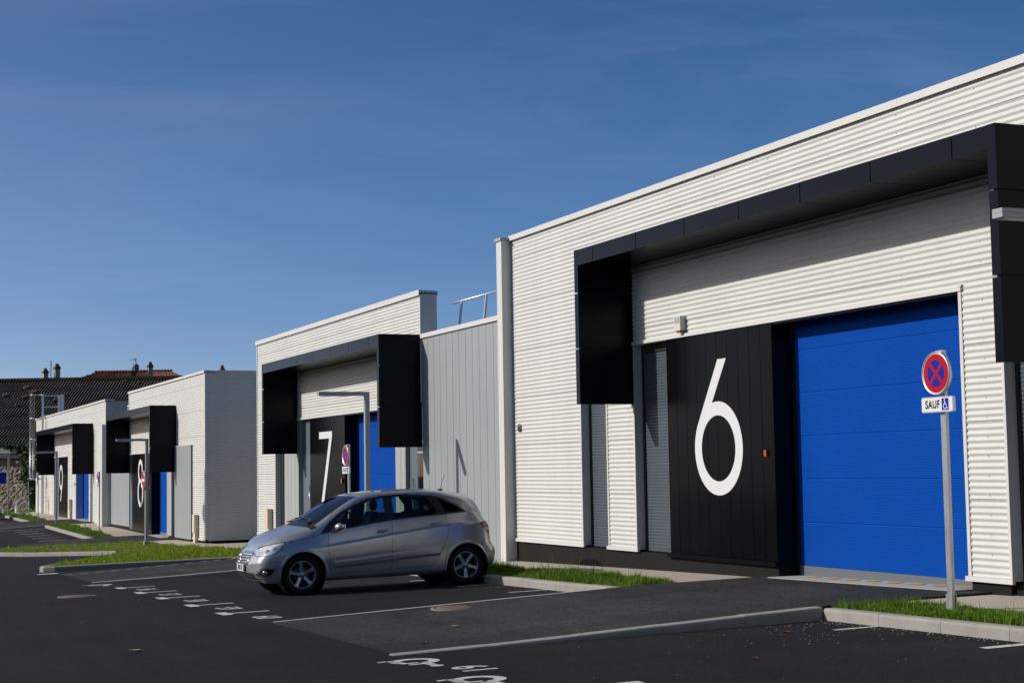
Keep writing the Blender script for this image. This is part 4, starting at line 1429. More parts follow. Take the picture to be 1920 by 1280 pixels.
# caged ladder on the facade of the farthest unit, with its crossing rails
def ladder():
    Y, t = 101.6, None
    t = thing('caged_ladder', 'pale metal caged ladder climbing the left end of the farthest unit', 'ladder', (12.3, Y, -.2))
    for yy in (Y - .25, Y + .25):
        part(lambda m: m.box(12.30, 12.36, yy - .03, yy + .03, -2.2, 4.95, 'alu'), 'stile', t)
    def rungs(m):
        z = -2.0
        while z < 3.7:
            m.tube([(12.33, Y - .22, z), (12.33, Y + .22, z)], .015, 'alu', 6)
            z += .28
    part(rungs, 'rungs', t)
    def hoops(m):
        for z in (-.12, 1.05, 2.25, 3.5, 4.93):
            pts = [(12.33, Y - .25, z)] + [(12.25 - .33 - .36 * math.cos(a), Y + .36 * math.sin(a), z) for a in np.linspace(-1.5, 1.5, 13)] + [(12.33, Y + .25, z)]
            m.tube(pts, .018, 'alu', 6)
        for a in (-1.2, -.6, 0, .6, 1.2):
            px, py = 12.25 - .33 - .36 * math.cos(a), Y + .36 * math.sin(a)
            m.tube([(px, py, -.12), (px, py, 4.93)], .009, 'alu', 6)
    part(hoops, 'cage', t)
    def rails(m):
        for yy in (Y - .3, Y + .3):
            for z in (4.2, 4.88):
                m.tube([(12.33, yy, z), (13.5, yy, z)], .024, 'alu', 8)
            for xx in (13.3, 13.5):
                m.box(xx - .04, xx + .04, yy - .03, yy + .03, 3.3, 4.9, 'alu')
        m.box(12.37, 13.3, Y - .3, Y + .3, 3.64, 3.70, 'alu')
    part(rails, 'crossing_rail', t)
    part(lambda m: m.box(11.5, 12.2, Y - .38, Y - .34, -.22, -.14, 'alu'), 'bottom_guard', t)
ladder()

# ---------------------------------------------------------------- background at the far left
FW = Vector((math.sin(YAW), math.cos(YAW), 0))
LT = Vector((math.cos(YAW), -math.sin(YAW), 0))
def at(d, l, z): 
    p = FW * d + LT * l
    return (p.x, p.y, z)
def lpx(px, d): return (px - 960) / 3030.8 * d

def fbox(m, d0, d1, l0, l1, z0, z1, material):
    m.prism([at(d0, l0, z0), at(d1, l0, z0), at(d1, l0, z1), at(d0, l0, z1)], [at(d0, l1, z0), at(d1, l1, z0), at(d1, l1, z1), at(d0, l1, z1)], material)

def shed():
    t = thing('old_shed', 'old shed with a dark corrugated roof and broken patches behind the farthest unit', 'shed', at(118, -32, -2.4))
    d0, z0, d1, z1 = 119.0, 2.16, 133.5, 7.97
    l0, l1 = -57.0, -12.0
    pitch = 0.235
    n = int(round((l1 - l0) / pitch)) * 8
    rows = 16
    gg = np.random.default_rng(5)
    sag = gg.normal(0, .03, (rows + 1, 24))
    v, f = [], []
    for j in range(rows + 1):
        s = j / rows
        step = 0.02 * (1 - (s * 6) % 1.0)       # overlapping rows of sheets
        for i in range(n + 1):
            l = l0 + (l1 - l0) * i / n
            w = 0.036 * math.cos(2 * math.pi * (i - 3) / 8)
            k = (l - l0) / (l1 - l0) * 22
            q = int(k)
            sg = sag[j, q] * (1 - (k - q)) + sag[j, q + 1] * (k - q)
            v.append(at(d0 + (d1 - d0) * s, l, z0 + (z1 - z0) * s + w + step + sg - 0.25 * math.sin(math.pi * s) * 0.5))
    m_ = n + 1
    for j in range(rows):
        for i in range(n):
            f.append((j * m_ + i, j * m_ + i + 1, (j + 1) * m_ + i + 1, (j + 1) * m_ + i))
    m = MB()
    crest = [q for k_, q in enumerate(f) if (k_ % n + 2) % 8 < 3]
    rest = [q for k_, q in enumerate(f) if (k_ % n + 2) % 8 >= 3]
    m.add(v, rest, 'fibre_roof', True)
    m.add(v, crest, 'roof_crest', True)
    rf = m.build('roof', t)
    # far slope
    m = MB()
    m.add([at(d1, l0, z1), at(d1, l1, z1), at(147, l1, 2.0), at(147, l0, 2.0)], [(0, 1, 2, 3)], 'fibre_roof')
    m.build('far_slope', t)
    m = MB()
    fbox(m, d1 - .45, d1 + .35, l0, l1, z1 - .12, z1 + .11, 'moss')
    m.build('ridge', rf)
    m = MB()
    for (px, py, w, h) in ((48, 727, 14, 4), (60, 736, 16, 5), (44, 745, 12, 3.5), (8, 741, 12, 4), (120, 742, 20, 1.2), (232, 719, 12, 2.4), (258, 722, 8, 2), (152, 726, 14, 1.4), (100, 752, 7, 5), (30, 760, 9, 1.2)):
        # point on the slope plane for that spot
        s = (893.5 - py) / 3030.8
        k = (z1 - z0) / (d1 - d0)
        d = (z0 - k * d0) / (s - k)
        l = lpx(px, d)
        hw = w / 2 / 3030.8 * d
        hd = h / 2 / 3030.8 * d / (k - s) 
        zz = lambda dd: z0 + k * (dd - d0) - .06
        pts = []
        for a in range(10):
            an = 2 * math.pi * a / 10
            rr = gg.uniform(.7, 1.1)
            pts.append((d + hd * rr * math.sin(an), l + hw * rr * math.cos(an)))
        m.add([at(a, b, zz(a)) for a, b in pts] + [at(a, b, zz(a) + .14) for a, b in pts], [tuple(range(10, 20))] + [(i, (i + 1) % 10, 10 + (i + 1) % 10, 10 + i) for i in range(10)], 'rust_brown')
    m.build('patches', rf)
    m = MB()
    fbox(m, d0 + .8, 146, l0, l1, -3.0, 1.9, 'stone')
    m.build('wall', t)
shed()

def stone_wall():
    t = thing('stone_wall', 'rough brown stone wall with a concrete lintel below the old roof', 'wall', at(112, -36, -2.4))
    gg = np.random.default_rng(11)
    d = 112.0
    wd = lambda l: max(0.0, (-30.5 - l) * .5)
    # rubble face: a displaced grid
    l0, l1, z0, z1 = -46.0, -22.0, -3.2, 2.02
    nx, nz = 200, 46
    v, f = [], []
    for j in range(nz + 1):
        for i in range(nx + 1):
            l = l0 + (l1 - l0) * i / nx + gg.uniform(-.03, .03)
            z = z0 + (z1 - z0) * j / nz + gg.uniform(-.03, .03)
            v.append(at(d - abs(gg.normal(0, .07)) + wd(l), l, z))
    for j in range(nz):
        for i in range(nx):
            f.append((j * (nx + 1) + i, j * (nx + 1) + i + 1, (j + 1) * (nx + 1) + i + 1, (j + 1) * (nx + 1) + i))
    m = MB()
    m.add(v, f, 'stone', False)
    for a, b in ((l0, -30.5), (-30.5, l1)):
        m.prism([at(d + .01 + wd(a), a, z0), at(d + .6 + wd(a), a, z0), at(d + .6 + wd(a), a, z1), at(d + .01 + wd(a), a, z1)], [at(d + .01 + wd(b), b, z0), at(d + .6 + wd(b), b, z0), at(d + .6 + wd(b), b, z1), at(d + .01 + wd(b), b, z1)], 'stone')
    m.build('masonry', t)
    m = MB()
    def beam(m, q0, q1, la, lb, za, zb, mt):
        m.prism([at(q0 + wd(la), la, za), at(q1 + wd(la), la, za), at(q1 + wd(la), la, zb), at(q0 + wd(la), la, zb)], [at(q0 + wd(lb), lb, za), at(q1 + wd(lb), lb, za), at(q1 + wd(lb), lb, zb), at(q0 + wd(lb), lb, zb)], mt)
    beam(m, d - .5, d - .05, l0, lpx(38, d + 1.5), 1.30, 1.58, 'kerb_concrete')
    m.build('lintel', t)
    m = MB()
    beam(m, d - .9, d - .05, l0, lpx(31, d + 1.5), 1.62, 1.88, 'frame_grey')
    m.build('coping', t)
stone_wall()

def ivy():
    gg = np.random.default_rng(3)
    t = MB()
    clumps = [(gg.uniform(36, 68), gg.uniform(832, 915), gg.uniform(.25, .55)) for _ in range(46)]
    clumps += [(gg.uniform(0, 60), gg.uniform(834, 842), .18) for _ in range(16)] + [(gg.uniform(52, 68), gg.uniform(880, 955), .4) for _ in range(18)]
    for (px, py, rad) in clumps:
        l = lpx(px, 112.5)
        d = 111.3 + max(0, (-30.5 - l) * .5) + gg.uniform(-.5, .2)
        z = (893 - py) / 3030.8 * d
        for _ in range(75):
            q = gg.normal(0, 1, 3)
            q = q / np.linalg.norm(q) * rad * gg.uniform(.4, 1.05)
            c = Vector(at(d + q[0] * .6, l + q[1], z + q[2]))
            a = Vector(gg.normal(0, 1, 3)).normalized()
            b = a.cross(Vector(gg.normal(0, 1, 3))).normalized()
            s = gg.uniform(.05, .11)
            t.add([c - a * s, c + b * s * .6, c + a * s, c - b * s * .6], [(0, 1, 2, 3)], 'leaf_ivy')
    o = t.build('ivy')
    tag(o, 'green ivy hanging over the stone wall beside the ladder', 'climbing plant')
ivy()

def gate_frame():
    d = 99.5
    a, b = lpx(31, d), lpx(53.5, d)
    t = thing('fence_panel', 'upright metal mesh fence panel leaning near the stone wall', 'fence', at(d, (a + b) / 2, -2.3))
    m = MB()
    m.tube([at(d, a, -2.26), at(d, a - .06, -.48), at(d, b - .06, -.40), at(d, b, -2.28)], .03, 'alu', 8, closed=True)
    m.build('frame', t)
    m = MB()
    for i in range(1, 9):
        l = a + (b - a) * i / 9
        m.tube([at(d, l, -2.26), at(d, l - .05, -.45)], .006, 'alu', 4)
    for i in range(1, 14):
        z = -2.25 + 1.8 * i / 14
        m.tube([at(d, a - .03, z), at(d, b - .03, z)], .005, 'alu', 4)
    m.build('mesh', t)
    m = MB()
    m.tube([at(d + .3, a - .18, -2.4), at(d + .2, a - .16, -.6)], .025, 'alu', 6)
    m.build('stay', t)
gate_frame()

def house():
    t = thing('stone_house', 'distant house with a red tiled hipped roof and tall chimneys behind the old shed', 'house', at(150, -34, -2.4))
    d = 150.0
    ra, rb = lpx(178, d), lpx(318, d)
    zr = (891 - 698.5) / 3030.8 * d
    ze = zr - 2.6
    ea, eb = ra - 5.2, rb + 5.2
    gg = np.random.default_rng(2)
    m = MB()
    # front slope with rows of tiles
    rows, cols = 14, 150
    v, f = [], []
    for j in range(rows + 1):
        s = j / rows
        for k in (0, 1):
            for i in range(cols + 1):
                la = ea + (ra - ea) * s
                lb = eb + (rb - eb) * s
                l = la + (lb - la) * i / cols
                v.append(at(d - 5 * (1 - s), l, ze + (zr - ze) * s + (0.09 if k else 0.0) + .035 * math.sin(l * 2 * math.pi / .25)))
    for j in range(rows):
        for i in range(cols):
            a = (2 * j + 1) * (cols + 1) + i
            b = (2 * j + 2) * (cols + 1) + i
            f.append((a, a + 1, b + 1, b))
            c = (2 * j) * (cols + 1) + i
            f.append((c, c + 1, a + 1, a))
    m.add(v, f, 'tile', False)
    m.add([at(d - 5, ea, ze), at(d, ra, zr), at(d + 5, ea, ze), at(d - 5, eb, ze), at(d, rb, zr), at(d + 5, eb, ze)], [(0, 1, 2), (3, 5, 4), (1, 4, 5, 2)], 'tile')
    for i in range(26):
        l = ra + (rb - ra) * i / 25
        m.ellipsoid(at(d, l, zr + .08), .2, .2, .10, 'tile', 8, 5)
    m.build('roof', t)
    m = MB()
    fbox(m, d - 4.6, d + 4.6, ea + .3, eb - .3, -2.6, ze - .02, 'render_wall')
    fbox(m, d - 4.6, d + 4.6, ea - 9, ea + .29, -2.6, 7.6, 'render_wall')
    fbox(m, d - 4.6, d + 4.6, eb - .29, eb + 7, -2.6, 7.6, 'render_wall')
    m.build('wall', t)
    def chimney(px, ytop, ycap, half, dd, material='chimney_stone'):
        l = lpx(px, dd)
        H = 892.5 - px * .0169
        zt = (H - ytop) / 3030.8 * dd
        zc = (H - ycap) / 3030.8 * dd
        w = half / 3030.8 * dd
        ca, sa = math.cos(R(32)), math.sin(R(32))
        def sq(h, z):
            return [at(dd + u * sa + v * ca, l + u * ca - v * sa, z) for u, v in ((-h, -h), (-h, h), (h, h), (h, -h))]
        w *= .74
        c = MB()
        c.prism(sq(w, 5.0), sq(w, zc), material)
        o = c.build('chimney', t)
        c = MB()
        e = w * 1.34
        tp = w * .50
        z2 = zt - .09
        c.prism(sq(e, zc + .001), sq(e, zc + .07), 'rust_brown')
        c.prism(sq(e * .96, zc + .071), sq(tp, z2), 'moss')
        c.prism(sq(tp * 1.05, z2 + .001), sq(tp * 1.05, zt), 'rust_brown')
        c.build('chimney_cap', o)
    chimney(82.5, 689, 698, 6.0, 143)
    chimney(104.5, 680.5, 690.5, 6.3, 143)
    chimney(279.5, 677, 687, 5.4, 144)
    chimney(414.5, 683, 694, 5.0, 150)
    def stub(m):
        l = lpx(125, 143)
        fbox(m, 142.6, 143.4, l - .2, l + .2, 6, (891 - 708) / 3030.8 * 143, 'render_wall')
        l = lpx(248, 144)
        fbox(m, 143.8, 144.2, l - .16, l + .16, 6, (888 - 694) / 3030.8 * 144, 'rust_brown')
    part(stub, 'chimney_stub', t)
    return t
house()
def antenna(px, ytop, yfoot, d, label, yagi):
    l = lpx(px, d)
    H = 892.5 - px * .0169
    zt, zf = (H - ytop) / 3030.8 * d, (H - yfoot) / 3030.8 * d
    m = MB()
    m.tube([at(d, l, zf - .8), at(d, l, zt)], .04, 'frame_grey', 6)
    if yagi:
        m.tube([at(d, l - .55, zt - .08), at(d, l + .05, zt - .08)], .02, 'frame_grey', 6)
        for k in (-.5, -.35, -.2, -.05):
            m.tube([at(d - .3, l + k, zt - .08), at(d + .3, l + k, zt - .05)], .012, 'frame_grey', 5)
        m.tube([at(d, l - .14, zt + .12), at(d, l - .14, zt - .2)], .02, 'frame_grey', 5)
        for (q, zz) in ((-.24, zf + .1), (.1, zf + .1)):
            m.lathe([(0.02, .12), (.18, .08), (.34, 0), (.33, -.02), (.17, .05), (0.02, .09)], at(d - .1, l + q, zz), (LT * (1 if q > 0 else -1) - FW * .5), 'frame_grey', 16)
    o = m.build('tv_antenna')
    tag(o, label, 'antenna')
antenna(252.5, 671, 690, 144, 'television aerial with two small dishes on the tiled house roof', True)
antenna(93, 675, 706, 143, 'thin bare mast between the two left chimneys', False)

# unseen warehouse shape added across the lot to block low sky light
def opposite():
    t = thing('opposite_sky_blocker', 'long dark grey block added unseen across the lot to cut low sky light', 'building', (-26, 30, -2.5))
    def wall(m):
        grooved(m, -60, 70, -3.0, 6.2, -26.02, .5, 'frame_grey')
        m.box(-46, -26, -60, 70, -3.4, 6.2, 'frame_grey')
    part(wall, 'wall', t)
    part(lambda m: m.box(-46.2, -25.8, -60.2, 70.2, 6.205, 6.5, 'dark_frame'), 'coping', t)
    for i in range(9):
        y = -52 + i * 13.5
        part(lambda m: m.box(-26.1, -25.94, y, y + 4.2, -2.6, 1.4, 'shutter_grey'), 'roller_door', t)
opposite()
def rear_blocker():  # added block behind the camera, never seen, keeps low sky light out
    t = thing('rear_sky_blocker', 'dark warehouse shape added unseen behind the camera to cut low sky light', 'building', (0, -34, -1.6))
    part(lambda m: m.box(-22, 40, -54, -34, -2.4, 7.0, 'frame_grey'), 'wall', t)
    part(lambda m: m.box(-22.2, 40.2, -54.2, -33.8, 7.005, 7.3, 'dark_frame'), 'coping', t)
    for i in range(4):
        x = -16 + i * 13
        part(lambda m: m.box(x, x + 4.2, -34.1, -33.94, -1.7, 2.2, 'shutter_grey'), 'roller_door', t)
rear_blocker()
# ---------------------------------------------------------------- cars
mat('car_paint', (0.52, 0.53, 0.545), 0.25, metal=0.66, coat=0.8, var=0.0)
mat('car_white', (0.58, 0.59, 0.60), 0.3, coat=0.6)
mat('car_black', (0.012, 0.012, 0.013), 0.45)
mat('car_seam', (0.006, 0.006, 0.007), 0.7)
mat('car_rubber', (0.014, 0.014, 0.015), 0.85)
mat('car_interior', (0.016, 0.016, 0.018), 0.8)
mat('alloy', (0.52, 0.54, 0.57), 0.3, metal=0.75)
mat('chrome', (0.72, 0.73, 0.75), 0.15, metal=1.0)
mat('lamp_lens', (0.66, 0.67, 0.68), 0.14, metal=0.25, coat=1.0, var=0.3, vscale=14)
mat('lamp_inner', (0.80, 0.80, 0.80), 0.18, metal=0.6)
mat('tail_red', (0.32, 0.010, 0.012), 0.15, coat=1.0)
mat('tail_clear', (0.62, 0.60, 0.58), 0.15, coat=1.0)
mat('plate_white', (0.5, 0.5, 0.46), 0.5)
glass_mat('car_dark_glass', (0.05, 0.055, 0.06), 1.55)
glass_mat('windscreen_glass', (0.30, 0.36, 0.40), 1.75)

def pchip(xk, yk, x):
    xk = np.asarray(xk, float); yk = np.asarray(yk, float); x = np.asarray(x, float)
    h = np.diff(xk); d = np.diff(yk) / h
    m = np.zeros_like(yk)
    for i in range(1, len(xk) - 1):
        if d[i - 1] * d[i] > 0:
            w1 = 2 * h[i] + h[i - 1]; w2 = h[i] + 2 * h[i - 1]
            m[i] = (w1 + w2) / (w1 / d[i - 1] + w2 / d[i])
    m[0], m[-1] = d[0], d[-1]
    i = np.clip(np.searchsorted(xk, x) - 1, 0, len(h) - 1)
    t = (x - xk[i]) / h[i]
    return (2*t**3 - 3*t**2 + 1) * yk[i] + (t**3 - 2*t**2 + t) * h[i] * m[i] + (-2*t**3 + 3*t**2) * yk[i+1] + (t**3 - t**2) * h[i] * m[i+1]

def tab(s):
    q = [tuple(float(a) for a in w.split(':')) for w in s.split()]
    return [a for a, _ in q], [b for _, b in q]
T_W = tab('0:.60 .02:.655 .05:.705 .1:.755 .18:.80 .3:.838 .5:.868 .8:.882 1.2:.888 2.8:.888 3.2:.882 3.45:.868 3.6:.842 3.7:.80 3.76:.755 3.8:.69')
T_ZB = tab('0:.24 .1:.215 .45:.20 3.3:.215 3.6:.24 3.8:.28')
T_ZC = tab('0:.575 .6:.69 1.14:.742 1.59:.79 2.3:.88 3.26:.98 3.8:1.02')
T_ZBELT = tab('0:.625 .25:.735 .5:.82 1.02:.905 1.12:.935 1.27:.96 1.59:1.0 2.31:1.09 3.27:1.155 3.6:1.17 3.8:1.172')
T_YBELT = tab('0:.56 .05:.655 .1:.70 .2:.755 .5:.812 1.0:.83 1.3:.836 2.5:.836 3.2:.82 3.5:.79 3.7:.73 3.8:.64')
T_Z8 = tab('0:.672 .25:.832 .5:.925 .8:1.003 1.0:1.045 1.06:1.07 1.33:1.232 1.58:1.385 1.79:1.485 2.09:1.535 2.6:1.552 3.04:1.535 3.45:1.488 3.8:1.425')
T_Y8 = tab('0:.40 .25:.55 .5:.63 .8:.69 1.06:.745 1.33:.715 1.58:.685 1.79:.66 2.1:.635 2.6:.63 3.04:.62 3.45:.60 3.7:.57 3.8:.53')
T_Z10 = tab('0:.69 .07:.765 .25:.868 .5:.972 .8:1.066 .92:1.10 1.0:1.15 1.26:1.305 1.52:1.437 1.7:1.505 1.91:1.556 2.3:1.588 2.7:1.595 3.0:1.585 3.37:1.552 3.8:1.478')
T_XF = tab('.2:.10 .24:.085 .30:.035 .40:.0 .5:.0 .58:.02 .66:.05 .70:.07')
T_XR = tab('.2:4.06 .27:4.09 .35:4.145 .5:4.165 .58:4.15 .64:4.105 .72:4.075 .85:4.065 .97:4.04 1.05:4.00 1.17:3.93 1.3:3.87 1.425:3.79 1.48:3.77')

def sections(xs):
    W = pchip(*T_W, xs); zb = pchip(*T_ZB, xs); zc = pchip(*T_ZC, xs); zB = pchip(*T_ZBELT, xs)
    yB = pchip(*T_YBELT, xs); z8 = pchip(*T_Z8, xs); y8 = pchip(*T_Y8, xs); zt = pchip(*T_Z10, xs)
    cr = np.clip((xs - 0.95) / 0.4, 0, 1)           # strength of the side crease
    n = len(xs)
    top = zc - 0.03
    rows = [(0.905 * W, zb), (0.955 * W, zb + 0.05), (0.985 * W, zb + (top - zb) * 0.42), (W, zb + (top - zb) * 0.72),
            (0.997 * W, zc - 0.018), ((0.991 - 0.009 * cr) * W, zc + 0.014), (yB, zB), ((yB + y8) / 2 + 0.018, (zB + z8) / 2),
            (y8, z8), (0.55 * y8, z8 + (zt - z8) * 0.73), (0 * W, zt)]
    return np.array([r[0] for r in rows]), np.array([r[1] for r in rows])    # (11, n)

def build_car():
    NX = 360
    # denser stations at both ends
    u = np.linspace(0, 1, NX)
    xs = 3.8 * u
    xs = np.concatenate([np.linspace(0, .3, 44)[:-1], np.linspace(.3, 3.5, 300)[:-1], np.linspace(3.5, 3.8, 40)])
    NX = len(xs)
    Yr, Zr = sections(xs)
    cnt = [5, 9, 16, 16, 4, 14, 18, 18, 16, 18]
    s = np.concatenate([np.linspace(i, i + 1, c, endpoint=False) for i, c in enumerate(cnt)] + [np.array([10.0])])
    NR = len(s)
    Y = np.empty((NX, NR)); Z = np.empty((NX, NR))
    k = np.arange(11)
    for i in range(NX):
        Y[i] = pchip(k, Yr[:, i], s)
        Z[i] = pchip(k, Zr[:, i], s)
    X = np.repeat(xs[:, None], NR, 1)
    tf = np.clip(1 - X / 0.5, 0, 1) ** 1.6
    X = X + tf * (pchip(*T_XF, np.clip(Z, .2, .70)) + 0.105)
    tr = np.clip((xs[:, None] - 3.3) / 0.5, 0, 1) ** 1.5
    X = X + tr * (pchip(*T_XR, np.clip(Z, .2, 1.48)) - 3.8)
    S = np.repeat(s[None, :], NX, 0)
    # raised rubbing strip on the doors
    strip_c = 0.448 + (X - 1.29) * 0.0703
    inside = (np.abs(Z - strip_c) < 0.045) & (X > 1.31) & (X < 3.12) & (S < 5)
    Y = Y + inside * 0.009
    # wheel arches: snap the ring of vertices to the circle
    RA = 0.362
    for cx in (0.82, 3.598):
        dx, dz = X - cx, Z - 0.3165
        r_ = np.hypot(dx, dz)
        near = (np.abs(r_ - RA) < 0.0075) & (S < 6)
        f = np.where(near, RA / np.maximum(r_, 1e-6), 1)
        X = np.where(near, cx + dx * f, X); Z = np.where(near, 0.3165 + dz * f, Z)
        lip = np.exp(-((r_ - RA - 0.012) / 0.02) ** 2) * (S < 6) * (Z > 0.3)
        Y = Y + 0.010 * lip
    # near side grid (y < 0) and far side grid
    def normals(P):
        du = np.gradient(P, axis=0); dv = np.gradient(P, axis=1)
        n = np.cross(du, dv)
        return n / np.maximum(np.linalg.norm(n, axis=2, keepdims=True), 1e-9)
    out = []
    for side in (-1, 1):
        P = np.stack([X, side * Y, Z], 2)
        N = normals(P)
        if side == 1:
            pass
        c = P.reshape(-1, 3)
        nn = N.reshape(-1, 3)
        if (nn[(NX // 2) * NR + 60][1] * side) < 0:
            nn = -nn
        out.append((P, nn))
    root = bpy.data.objects.new('parked_car', None)
    COL.objects.link(root)
    root.empty_display_size = 0.5

    # ---- classification of the faces by where they lie
    def cen(A): return (A[:-1, :-1] + A[1:, :-1] + A[:-1, 1:] + A[1:, 1:]) / 4
    fx, fy, fz, fs = cen(X), cen(Y), cen(Z), cen(S)
    def inpoly(px, pz, poly):
        r = np.zeros(px.shape, bool)
        n = len(poly)
        for i in range(n):
            x0, z0 = poly[i]; x1, z1 = poly[(i + 1) % n]
            if z0 == z1: continue
            c = ((z0 > pz) != (z1 > pz)) & (px < (x1 - x0) * (pz - z0) / (z1 - z0) + x0)
            r ^= c
        return r
    def dist(px, pz, poly, closed=False):
        d = np.full(px.shape, 9.0)
        n = len(poly)
        for i in range(n if closed else n - 1):
            x0, z0 = poly[i]; x1, z1 = poly[(i + 1) % n]
            dx, dz = x1 - x0, z1 - z0
            t = np.clip(((px - x0) * dx + (pz - z0) * dz) / (dx * dx + dz * dz + 1e-12), 0, 1)
            d = np.minimum(d, np.hypot(px - x0 - t * dx, pz - z0 - t * dz))
        return d
    def smoothpoly(pts, n=10):
        o = []
        m = len(pts)
        for i in range(m):
            p0, p1, p2, p3 = [np.array(pts[(i + q) % m]) for q in (-1, 0, 1, 2)]
            for j in range(n):
                t = j / n
                o.append(tuple(.5 * (2 * p1 + (p2 - p0) * t + (2 * p0 - 5 * p1 + 4 * p2 - p3) * t * t + (3 * p1 - p0 - 3 * p2 + p3) * t ** 3)))
        return o
    cls = np.full(fx.shape, 'body', dtype=object)
    sideway = fs < 8.0
    front_door = [(1.24, .965), (1.235, .73), (1.25, .5), (1.28, .30), (2.285, .33), (2.315, 1.10)]
    rear_door = [(2.315, 1.10), (2.285, .33), (2.99, .345), (3.13, .53), (3.25, .79), (3.285, .96), (3.24, 1.165)]
    cls[sideway & inpoly(fx, fz, front_door) & (fs < 6.05)] = 'front_door'
    cls[sideway & inpoly(fx, fz, rear_door) & (fs < 6.05)] = 'rear_door'
    base = 0.93 + 0.13 * (fy / .74) ** 2
    wtop = 1.73 + 0.09 * (fy / .66) ** 2
    cls[(fs >= 7.25) & (fx < base - .10)] = 'bonnet'
    cls[(fx < .66) & (fz < .735 - np.clip(fx - .45, 0, 1) * .4) & (fs < 6.5) & (fz < .66 + .1)] = 'front_bumper'
    cls[(fx > 3.86) & (fz < .655) & sideway] = 'rear_bumper'
    # glazing
    dlo = [(1.10, .935), (1.59, 1.012), (2.31, 1.10), (3.27, 1.166), (3.60, 1.178), (3.645, 1.182), (3.60, 1.225), (3.48, 1.305), (3.28, 1.415), (3.08, 1.475), (2.62, 1.512), (2.2, 1.503), (1.97, 1.472), (1.72, 1.385), (1.45, 1.255), (1.28, 1.125)]
    indlo = inpoly(fx, fz, dlo) & (fs > 5.6) & (fs < 8.3)
    cls[indlo] = 'window_frame'
    g1 = [(1.40, 1.01), (1.8, 1.062), (2.215, 1.115), (2.215, 1.46), (2.0, 1.437), (1.74, 1.35), (1.50, 1.235), (1.36, 1.12)]
    g2 = [(2.37, 1.135), (3.03, 1.178), (3.10, 1.183), (3.08, 1.30), (2.95, 1.455), (2.62, 1.472), (2.37, 1.468)]
    g3 = [(3.26, 1.20), (3.57, 1.203), (3.47, 1.275), (3.28, 1.375), (3.17, 1.41)]
    for g_, nm in ((g1, 'front_window'), (g2, 'rear_window_side'), (g3, 'quarter_window')):
        cls[indlo & inpoly(fx, fz, g_)] = nm
    scr = (fs >= 8.0) & (fx > base) & (fx < wtop) & (fy < np.interp(fx, T_Y8[0], T_Y8[1]) - .035)
    cls[scr] = 'windscreen'
    edge = scr & ((fx < base + .03) | (fx > wtop - .045) | (fy > np.interp(fx, T_Y8[0], T_Y8[1]) - .06))
    cls[edge] = 'screen_border'
    cls[(fs >= 7.6) & (fx <= base) & (fx > base - .095)] = 'cowl'
    cls[(fs >= 7.98) & (fs < 8.06) & (fx > 1.32) & (fx < 3.1)] = 'seam'
    # lamps
    hl = smoothpoly([(.13, .635), (.15, .675), (.25, .775), (.38, .818), (.535, .838), (.515, .79), (.45, .725), (.34, .660), (.22, .632)], 6)
    inhl = inpoly(fx, fz, hl) & (fs < 8.5)
    cls[inhl] = 'headlight'
    cls[(dist(fx, fz, hl, True) < .006) & (fs < 8.5)] = 'seam'
    tl = [(3.85, 1.0), (4.02, 1.015), (4.2, 1.015), (4.2, .775), (4.06, .79), (3.97, .855)]
    intl = inpoly(fx, fz, tl) & sideway
    cls[intl] = 'tail_light'
    cls[intl & (fz > .86) & (fz < .915) & (fx > 3.97)] = 'tail_clear'
    cls[(dist(fx, fz, tl, True) < .005) & sideway & (fx > 3.8)] = 'seam'
    fog = smoothpoly([(.14, .335), (.14, .40), (.20, .445), (.36, .43), (.33, .36), (.24, .315)], 6)
    infog = inpoly(fx, fz, fog) & sideway
    cls[infog] = 'fog_recess'
    cls[(dist(fx, fz, fog, True) < .011) & sideway] = 'fog_trim'
    low = (fx < .16) & (fz > .255) & (fz < .365) & (fs < 5) & ~infog & (cls != 'fog_trim')
    cls[low & (fx < .12)] = 'grille'
    # openings
    for cx in (0.82, 3.598):
        cls[(np.hypot(fx - cx, fz - .3165) < RA - .001) & (fs < 6)] = 'none'

    idx = np.arange(NX * NR).reshape(NX, NR)
    quad = np.stack([idx[:-1, :-1], idx[1:, :-1], idx[1:, 1:], idx[:-1, 1:]], 2)
    def emit(name, classes, material, parent, sides=(0, 1)):
        V, F, NN = [], [], []
        off = 0
        for sd in sides:
            P, nn = out[sd]
            msk = np.isin(cls, classes)
            q = quad[msk]
            if len(q) == 0: continue
            if sd == 1: q = q[:, ::-1]
            used, inv = np.unique(q.ravel(), return_inverse=True)
            V.append(P.reshape(-1, 3)[used]); NN.append(nn[used]); F.append(inv.reshape(-1, 4) + off)
            off += len(used)
        V = np.concatenate(V); F = np.concatenate(F); NN = np.concatenate(NN)
        me = bpy.data.meshes.new(name)
        me.from_pydata(V.tolist(), [], F.tolist())
        me.materials.append(MATS[material])
        me.polygons.foreach_set('use_smooth', [True] * len(F))
        me.update()
        me.normals_split_custom_set_from_vertices(NN.tolist())
        o = bpy.data.objects.new(name, me)
        COL.objects.link(o)
        o.parent = parent
        return o
    body = emit('body', ['body'], 'car_paint', root)
    for sd in (0, 1):
        emit('seal', ['seam'], 'car_seam', body, (sd,))
    emit('bonnet', ['bonnet'], 'car_paint', root)
    emit('bumper_corner', ['front_bumper'], 'car_paint', root, (0,))
    emit('bumper_corner', ['front_bumper'], 'car_paint', root, (1,))
    emit('bumper_corner', ['rear_bumper'], 'car_paint', root, (1,))
    rb = emit('bumper_corner', ['rear_bumper'], 'car_paint', root, (0,))
    doors = {}
